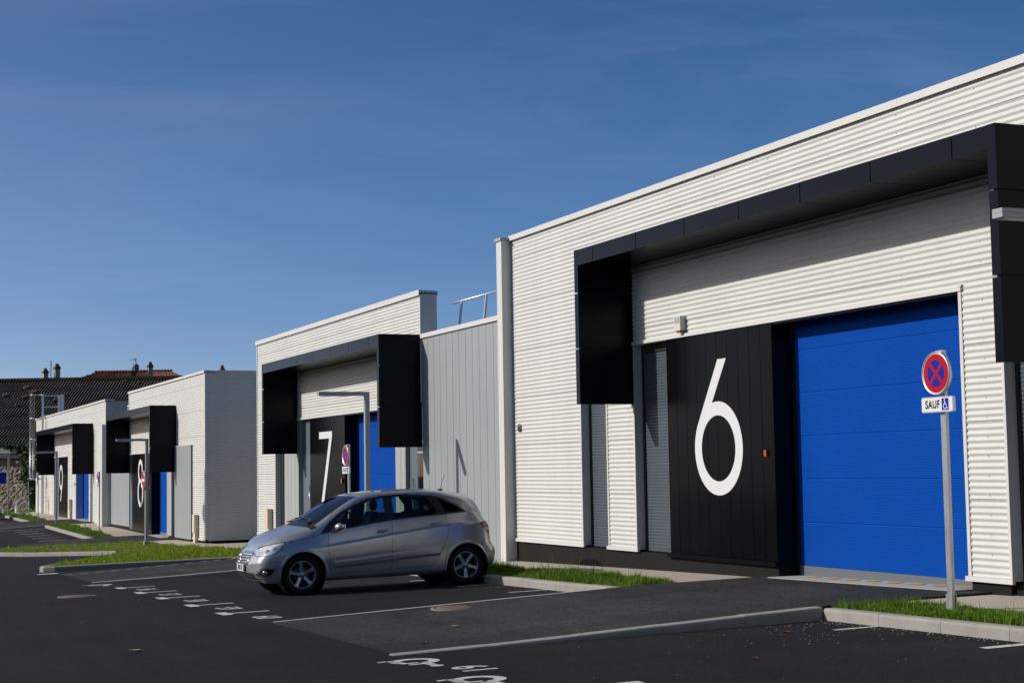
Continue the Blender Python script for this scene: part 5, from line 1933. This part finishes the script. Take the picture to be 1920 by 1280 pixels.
    for sd in (0, 1):
        for nm in ('front_door', 'rear_door'):
            doors[(nm, sd)] = emit('door', [nm], 'car_paint', root, (sd,))
        emit('window', ['front_window'], 'car_glass', root, (sd,))
        emit('window', ['rear_window_side'], 'car_glass', root, (sd,))
        emit('window', ['quarter_window'], 'car_dark_glass', root, (sd,))
        emit('window_frame', ['window_frame'], 'car_black', root, (sd,))
        h = emit('headlight', ['headlight'], 'lamp_lens', root, (sd,))
        tl_ = emit('tail_light', ['tail_light'], 'tail_red', root, (sd,))
        emit('reversing_lens', ['tail_clear'], 'tail_clear', tl_, (sd,))
        fg = emit('fog_light', ['fog_recess'], 'car_black', root, (sd,))
        emit('chrome_trim', ['fog_trim'], 'chrome', fg, (sd,))
    w = emit('windscreen', ['windscreen'], 'windscreen_glass', root)
    emit('screen_border', ['screen_border'], 'car_black', w)
    emit('cowl', ['cowl'], 'car_black', root)

    def Yat(x, z):
        """half width of the side at (x, z)"""
        j = np.arange(0, int(np.searchsorted(s, 8.0)))
        yy = np.array([np.interp(x, X[:, q], Y[:, q]) for q in j]); zz = np.array([np.interp(x, X[:, q], Z[:, q]) for q in j])
        return float(np.interp(z, zz, yy))
    def Zat(x, y):
        j = np.arange(int(np.searchsorted(s, 7.0)), NR)[::-1]
        yy = np.array([np.interp(x, X[:, q], Y[:, q]) for q in j]); zz = np.array([np.interp(x, X[:, q], Z[:, q]) for q in j])
        return float(np.interp(y, yy, zz))

    LINES = [front_door[:5][::-1][:0] + [(1.24, .962), (1.235, .73), (1.25, .5), (1.28, .302)], [(1.28, .302), (2.285, .33)], [(2.285, .33), (2.30, .72), (2.315, 1.094)],
             [(2.285, .33), (2.99, .345), (3.13, .53), (3.25, .79), (3.285, .96), (3.245, 1.158)], [(.52, .840), (.75, .866), (1.02, .903), (1.10, .933)], [(.45, .735), (.66, .645)], [(3.86, .662), (3.95, .66), (4.08, .662)],
             [(3.52, 1.43), (3.56, 1.385), (3.70, 1.31), (3.88, 1.11), (3.98, .90), (3.98, .75), (3.90, .663)], [(1.32, .496), (3.10, .622)], [(1.32, .404), (3.10, .530)], [(.17, .515), (.42, .545)], [(1.02, .905), (1.05, 1.04)]]
    for sd in (-1, 1):
        m = MB()
        for ln in LINES:
            pts = []
            for (xa, za), (xb, zb_) in zip(ln[:-1], ln[1:]):
                k2 = max(2, int(math.hypot(xb - xa, zb_ - za) / .06))
                for q in range(k2):
                    t = q / k2
                    pts.append((xa + (xb - xa) * t, za + (zb_ - za) * t))
            pts.append(ln[-1])
            m.tube([(x, sd * (Yat(x, z) - .0005), z) for x, z in pts], .0032 if ln[0][0] != 1.32 else .0024, 'car_seam', 5)
        q = m.build('shut_line'); q.parent = body

    # ---- front and rear caps, bulged in plan
    def cap(i, bulge, sgn, classer):
        P = out[0][0][i]
        J = [j for j in range(NR)]
        ny = 60
        V, F, C = [], [], []
        for j in J:
            x0, yw, z0 = P[j][0], abs(P[j][1]), P[j][2]
            for k2 in range(ny + 1):
                t = -1 + 2 * k2 / ny
                V.append((x0 + sgn * bulge * (1 - t * t) * min(1, yw / .4), t * yw, z0))
        for j in range(len(J) - 1):
            for k2 in range(ny):
                a = j * (ny + 1) + k2
                f = (a, a + 1, a + ny + 2, a + ny + 1) if sgn > 0 else (a, a + ny + 1, a + ny + 2, a + 1)
                F.append(f)
                c = [sum(V[q][d_] for q in f) / 4 for d_ in range(3)]
                C.append(classer(c[1], c[2]))
        return V, F, C
    def emit_cap(data, key, name, material, parent):
        V, F, C = data
        m = MB()
        m.add(V, [f for f, c in zip(F, C) if c == key], material, True)
        if not m.f: return None
        o = m.build(name)
        o.parent = parent
        return o
    def fcl(y, z):
        a = abs(y)
        if .505 < z < .668 and a < .40 - (.668 - z) * .55: return 'grille'
        if .255 < z < .365 and a < .52: return 'grille'
        return 'bumper'
    fc_ = cap(0, .075, -1, fcl)
    emit_cap(fc_, 'bumper', 'front_bumper', 'car_paint', root)
    gr = emit_cap(fc_, 'grille', 'grille', 'car_black', root)
    if (cls == 'grille').any():
        emit('intake_end', ['grille'], 'car_black', gr)
    Pf = out[0][0][0]
    def capx(y, z):
        x0 = float(np.interp(z, Pf[:, 2], Pf[:, 0])); yw = float(np.interp(z, Pf[:, 2], np.abs(Pf[:, 1])))
        t = max(-1, min(1, y / max(yw, .05)))
        return x0 - .075 * (1 - t * t) * min(1, yw / .4)
    m = MB()
    for z in (.535, .575, .615, .652):
        hw = .392 - (.668 - z) * .55
        pts = [(capx(y, z) - .004, y, z) for y in np.linspace(-hw, hw, 13)]
        for (a, b) in zip(pts[:-1], pts[1:]):
            m.prism([(a[0] - .012, a[1], z - .004), (a[0] - .004, a[1], z + .012), (a[0] + .02, a[1], z + .016), (a[0] + .02, a[1], z - .010)],
                    [(b[0] - .012, b[1], z - .004), (b[0] - .004, b[1], z + .012), (b[0] + .02, b[1], z + .016), (b[0] + .02, b[1], z - .010)], 'alloy')
    o = m.build('slats'); o.parent = gr
    m = MB()
    for zz, hw in ((.668, .40), (.505, .31)):
        m.tube([(capx(y, zz) - .004, y, zz) for y in np.linspace(-hw, hw, 15)], .011, 'chrome', 8)
    for sg in (-1, 1):
        m.tube([(capx(sg * q, z) - .004, sg * q, z) for q, z in ((.31, .505), (.355, .587), (.40, .668))], .011, 'chrome', 8)
    for z in (.285, .312, .338):
        m.tube([(capx(y, z) - .003, y, z) for y in np.linspace(-.5, .5, 15)], .005, 'car_seam', 6)
    o = m.build('surround'); o.parent = gr
    m = MB()
    ex, ez = capx(0, .587) - .035, .590
    m.tube([(ex, .08 * math.cos(a), ez + .08 * math.sin(a)) for a in np.linspace(0, 2 * math.pi, 28, endpoint=False)], .008, 'chrome', 8, closed=True)
    for k2 in range(3):
        a = math.pi / 2 + k2 * 2 * math.pi / 3
        tip = (ex, .075 * math.cos(a), ez + .075 * math.sin(a))
        l1 = (ex, .014 * math.cos(a + 1.05), ez + .014 * math.sin(a + 1.05)); l2 = (ex, .014 * math.cos(a - 1.05), ez + .014 * math.sin(a - 1.05))
        ap = (ex - .012, 0, ez)
        m.add([tip, l1, l2, ap, (ex + .01, 0, ez)], [(0, 1, 3), (0, 3, 2), (0, 4, 1), (0, 2, 4)], 'chrome')
    o = m.build('star_emblem'); o.parent = gr
    # number plate
    px = capx(0.2, .43) - .03
    m = MB()
    m.box(px, px + .012, -.26, .26, .385, .495, 'plate_white')
    o = m.build('number_plate'); o.parent = root
    m = MB()
    m.box(px - .002, px, -.258, -.215, .388, .492, 'sign_blue'); m.box(px - .002, px, .215, .258, .388, .492, 'sign_blue')
    q = m.build('plate_band'); q.parent = o
    text_obj('lettering', '300-TS', .105, .001, 'ink', face_minus_x(px - .0012, 0, .44), None, bold=.002, sx=.95).parent = o
    m = MB()
    m.tube([(capx(-.45, .49) + .0, -.47, .49), (capx(-.45, .49) - .008, -.47, .49)], .013, 'car_paint', 10)
    m.tube([(capx(.45, .49) + .0, .47, .49), (capx(.45, .49) - .008, .47, .49)], .013, 'car_paint', 10)
    q = m.build('parking_sensor'); q.parent = root
    def rcl(y, z):
        a = abs(y)
        if 1.08 < z < 1.40 and a < .60: return 'glass'
        if .79 < z < 1.015 and a > .50: return 'tail'
        if .30 < z < .36: return 'black'
        return 'gate'
    rc_ = cap(NX - 1, .055, 1, rcl)
    tg = emit_cap(rc_, 'gate', 'tailgate', 'car_paint', root)
    emit_cap(rc_, 'glass', 'rear_window', 'car_dark_glass', tg)
    emit_cap(rc_, 'tail', 'lamp_return', 'tail_red', tg)
    emit_cap(rc_, 'black', 'diffuser', 'car_black', rb)
    # spoiler lip at the end of the roof
    m = MB()
    ys = np.linspace(-.56, .56, 17)
    def sp(y):
        z = 1.478 - .05 * (y / .56) ** 2
        x = 3.76 - .06 * (y / .56) ** 2
        return [(x - .16, y, z + .008), (x + .04, y, z - .016), (x + .04, y, z - .03), (x - .1, y, z - .05)]
    for a, b in zip(ys[:-1], ys[1:]):
        m.prism(sp(a), sp(b), 'car_paint')
    q = m.build('spoiler'); q.parent = tg

    # ---- wheels
    def wheel(cx, sd):
        yc = sd * .69
        ax = (0, sd, 0)
        t = MB()
        t.lathe([(.216, -.095), (.238, -.102), (.285, -.102), (.308, -.088), (.3165, -.062), (.3165, -.03), (.312, -.028), (.312, -.02), (.3165, -.018), (.3165, .018), (.312, .02), (.312, .028), (.3165, .03), (.3165, .062), (.308, .088), (.285, .103), (.255, .104), (.238, .102), (.2185, .094)], (cx, yc, .3165), ax, 'car_rubber', 64)
        w_ = t.build('wheel'); w_.parent = root
        r = MB()
        r.lathe([(.2185, .093), (.215, .100), (.209, .100), (.203, .088), (.196, .05), (.188, -.08)], (cx, yc, .3165), ax, 'alloy', 64)
        # spokes
        e1 = Vector((1, 0, 0)); e2 = Vector((0, 0, 1)); e3 = Vector((0, sd, 0))
        c = Vector((cx, yc, .3165))
        def Pt(rad, lat, ang, h):
            d_ = e1 * math.cos(ang) + e2 * math.sin(ang); l_ = e1 * -math.sin(ang) + e2 * math.cos(ang)
            return c + d_ * rad + l_ * lat + e3 * h
        rot = (R(96) if cx < 2 else R(126)) if sd < 0 else R(90)
        for k2 in range(5):
            a = rot + k2 * 2 * math.pi / 5
            prof = [(.03, .030, .060), (.075, .030, .066), (.12, .027, .074), (.165, .030, .084), (.200, .041, .090)]
            rings = []
            for (ra, hw, h) in prof:
                rings.append([Pt(ra, -hw, a, h - .03), Pt(ra, -hw, a, h - .008), Pt(ra, -hw * .7, a, h), Pt(ra, hw * .7, a, h), Pt(ra, hw, a, h - .008), Pt(ra, hw, a, h - .03)])
            for q1, q2 in zip(rings[:-1], rings[1:]):
                r.add(q1 + q2, [(i, (i + 1) % 6, 6 + (i + 1) % 6, 6 + i) for i in range(6)], 'alloy', False)
        r.lathe([(.0, .072), (.034, .072), (.038, .066), (.07, .062), (.074, .03)], (cx, yc, .3165), ax, 'alloy', 32)
        q = r.build('rim'); q.parent = w_
        r = MB()
        for k2 in range(5):
            a = rot + R(36) + k2 * 2 * math.pi / 5
            r.lathe([(0, .067), (.0105, .067), (.0105, .05)], c + (e1 * math.cos(a) + e2 * math.sin(a)) * .056, ax, 'car_seam', 12)
        r.lathe([(0, -.005), (.13, -.005), (.13, -.03)], (cx, yc, .3165), ax, 'iron', 32)
        r.lathe([(.13, -.04), (.2, -.04)], (cx, yc, .3165), ax, 'car_seam', 32)
        q = r.build('hub'); q.parent = w_
    for cx in (.82, 3.598):
        for sd in (-1, 1):
            wheel(cx, sd)
    # underbody, wheel wells
    m = MB()
    m.box(.30, 3.95, -.56, .56, .19, .46, 'car_black')
    m.box(1.22, 3.20, -.80, .80, .205, .30, 'car_black')
    m.box(.45, .46, -.8, .8, .2, .5, 'car_black')
    for cx in (.82, 3.598):
        for sd in (-1, 1):
            m.lathe([(.0, .57), (.366, .57), (.368, .845)], (cx, 0, .3165), (0, sd, 0), 'car_black', 40)
    q = m.build('underbody'); q.parent = root
    # interior
    m = MB()
    m.box(1.05, 3.9, -.76, .76, .46, .50, 'car_interior')
    for sd in (-1, 1):
        m.prism([(1.1, sd * .75, .5), (3.7, sd * .75, .5), (3.7, sd * .75, 1.165), (2.31, sd * .75, 1.085), (1.3, sd * .75, .955)], [(1.1, sd * .77, .5), (3.7, sd * .77, .5), (3.7, sd * .77, 1.165), (2.31, sd * .77, 1.085), (1.3, sd * .77, .955)], 'car_interior')
    # dashboard
    m.prism([(1.02, -.72, .5), (1.02, -.72, 1.02), (1.25, -.72, 1.08), (1.52, -.72, 1.02), (1.58, -.72, .8), (1.45, -.72, .5)], [(1.02, .72, .5), (1.02, .72, 1.02), (1.25, .72, 1.08), (1.52, .72, 1.02), (1.58, .72, .8), (1.45, .72, .5)], 'car_interior')
    for yc in (-.37, .37):
        m.prism([(1.75, yc - .25, .5), (1.75, yc - .25, .74), (2.25, yc - .25, .70), (2.3, yc - .25, .5)], [(1.75, yc + .25, .5), (1.75, yc + .25, .74), (2.25, yc + .25, .70), (2.3, yc + .25, .5)], 'car_interior')
        for (a, b, w1, w2) in (((2.15, .68), (2.22, .95), .25, .25), ((2.22, .95), (2.32, 1.22), .25, .19)):
            m.prism([(a[0], yc - w1, a[1]), (a[0] + .13, yc - w1, a[1]), (a[0] + .13, yc + w1, a[1]), (a[0], yc + w1, a[1])], [(b[0], yc - w2, b[1]), (b[0] + .11, yc - w2, b[1]), (b[0] + .11, yc + w2, b[1]), (b[0], yc + w2, b[1])], 'car_interior')
        m.ellipsoid((2.40, yc, 1.325), .06, .13, .095, 'car_interior')
        m.tube([(2.37, yc - .06, 1.2), (2.40, yc - .06, 1.3)], .008, 'alu', 6)
        m.tube([(2.37, yc + .06, 1.2), (2.40, yc + .06, 1.3)], .008, 'alu', 6)
    m.prism([(2.85, -.66, .5), (2.85, -.66, .74), (3.2, -.66, .72), (3.38, -.66, 1.17), (3.5, -.66, 1.17), (3.4, -.66, .5)], [(2.85, .66, .5), (2.85, .66, .74), (3.2, .66, .72), (3.38, .66, 1.17), (3.5, .66, 1.17), (3.4, .66, .5)], 'car_interior')
    m.ellipsoid((3.46, -.38, 1.22), .05, .12, .07, 'car_interior')
    m.ellipsoid((3.46, .38, 1.22), .05, .12, .07, 'car_interior')
    q = m.build('interior'); q.parent = root
    m = MB()
    sc = Vector((1.66, -.37, 1.08))
    e1 = Vector((0, 1, 0)); e2 = Vector((.42, 0, .91))
    m.tube([sc + e1 * (.185 * math.cos(a)) + e2 * (.185 * math.sin(a)) for a in np.linspace(0, 2 * math.pi, 32, endpoint=False)], .015, 'car_black', 8, closed=True)
    for a in (0.1, math.pi - .1, -math.pi / 2):
        m.tube([sc, sc + e1 * (.185 * math.cos(a)) + e2 * (.185 * math.sin(a))], .014, 'car_black', 6)
    m.ellipsoid(sc, .04, .07, .06, 'car_black')
    m.tube([sc, (1.45, -.37, .95)], .03, 'car_black', 8)
    q = m.build('steering_wheel'); q.parent = root
    # mirrors, handles, lamps inside, wipers, aerial
    for sd in (-1, 1):
        m = MB()
        m.ellipsoid((1.385, sd * .985, 1.045), .075, .105, .062, 'car_paint', 24, 14)
        m.prism([(1.33, sd * .80, .955), (1.43, sd * .80, .965), (1.43, sd * .95, 1.01), (1.36, sd * .95, 1.005)], [(1.33, sd * .80, .99), (1.43, sd * .80, 1.0), (1.43, sd * .95, 1.03), (1.36, sd * .95, 1.03)], 'car_black')
        q = m.build('mirror'); q.parent = root
        m = MB()
        m.box(1.452, 1.464, sd * .985 - .075, sd * .985 + .075, 1.01, 1.085, 'chrome')
        w_ = m.build('mirror_glass'); w_.parent = q
        for nm, (xa, za, xb, zb_) in (('front_door', (2.05, .920, 2.245, .965)), ('rear_door', (2.95, 1.00, 3.15, 1.040))):
            m = MB()
            pts = []
            for t in np.linspace(0, 1, 9):
                x = xa + (xb - xa) * t; z = za + (zb_ - za) * t
                pts.append((x, sd * (Yat(x, z) + .004 + .022 * math.sin(math.pi * t) ** .6), z))
            m.tube(pts, .0165, 'car_paint', 10)
            xm, zm = (xa + xb) / 2, (za + zb_) / 2 - .012
            m.ellipsoid((xm - .01, sd * (Yat(xm, zm) - .004), zm), .085, .008, .030, 'car_seam', 20, 10)
            q = m.build('handle'); q.parent = doors[(nm, 0 if sd < 0 else 1)]
        m = MB()
        xf, zf = .215, .375
        m.lathe([(0, .012), (.034, .012), (.04, .004), (.046, -.004)], (xf, sd * (Yat(xf, zf) - .004), zf), (-.55, sd * .83, 0), 'chrome', 24)
        q = m.build('fog_lens'); q.parent = root
        m = MB()
        for (x, z, r_) in ((.27, .70, .042), (.36, .745, .034)):
            m.lathe([(0, .006), (r_ * .55, .0045), (r_, -.001)], (x, sd * (Yat(x, z) + .001), z), (-.5, sd * .85, .2), 'lamp_inner', 24)
        q = m.build('reflector'); q.parent = root
    m = MB()
    for (xa, ya, xb, yb) in ((1.02, -.55, 1.06, .05), (1.0, .52, 1.04, .0)):
        m.tube([(xa, ya, Zat(xa, abs(ya)) + .02), ((xa + xb) / 2, (ya + yb) / 2, Zat((xa + xb) / 2, abs(ya + yb) / 2) + .03), (xb, yb, Zat(xb, abs(yb)) + .02)], .009, 'car_black', 6)
        m.box(xa - .05, xa + .03, ya - .04, ya + .04, Zat(xa, abs(ya)) - .0, Zat(xa, abs(ya)) + .02, 'car_black')
    q = m.build('wiper'); q.parent = root
    m = MB()
    m.ellipsoid((3.47, 0, 1.545), .06, .022, .018, 'car_black')
    m.tube([(3.47, 0, 1.55), (3.56, 0, 1.80)], .0045, 'car_black', 6)
    q = m.build('aerial'); q.parent = root
    return root

CAR = build_car()
gf, gr_ = G(7.03, 25.0), G(9.808, 25.0)
CAR.location = (6.21, 25.80, gf - .82 * (gr_ - gf) / 2.778)
CAR.rotation_euler = (0, -math.atan((gr_ - gf) / 2.778), 0)
tag(CAR, 'silver five door hatchback parked nose out beside the numeral 7 unit', 'car', 'parked cars')
C2 = dup_tree(CAR)
C2.location = (9.75, 98.0, G(8, 98) + 0.0)
C2.rotation_euler = (0, 0, math.pi)
C2['label'] = 'white car of which only one end shows at the left edge'
def repaint(o):
    for sl in o.material_slots:
        if sl.material and sl.material.name == 'car_paint':
            sl.link = 'OBJECT'
            sl.material = MATS['car_white']
    for c in o.children: repaint(c)
repaint(C2)
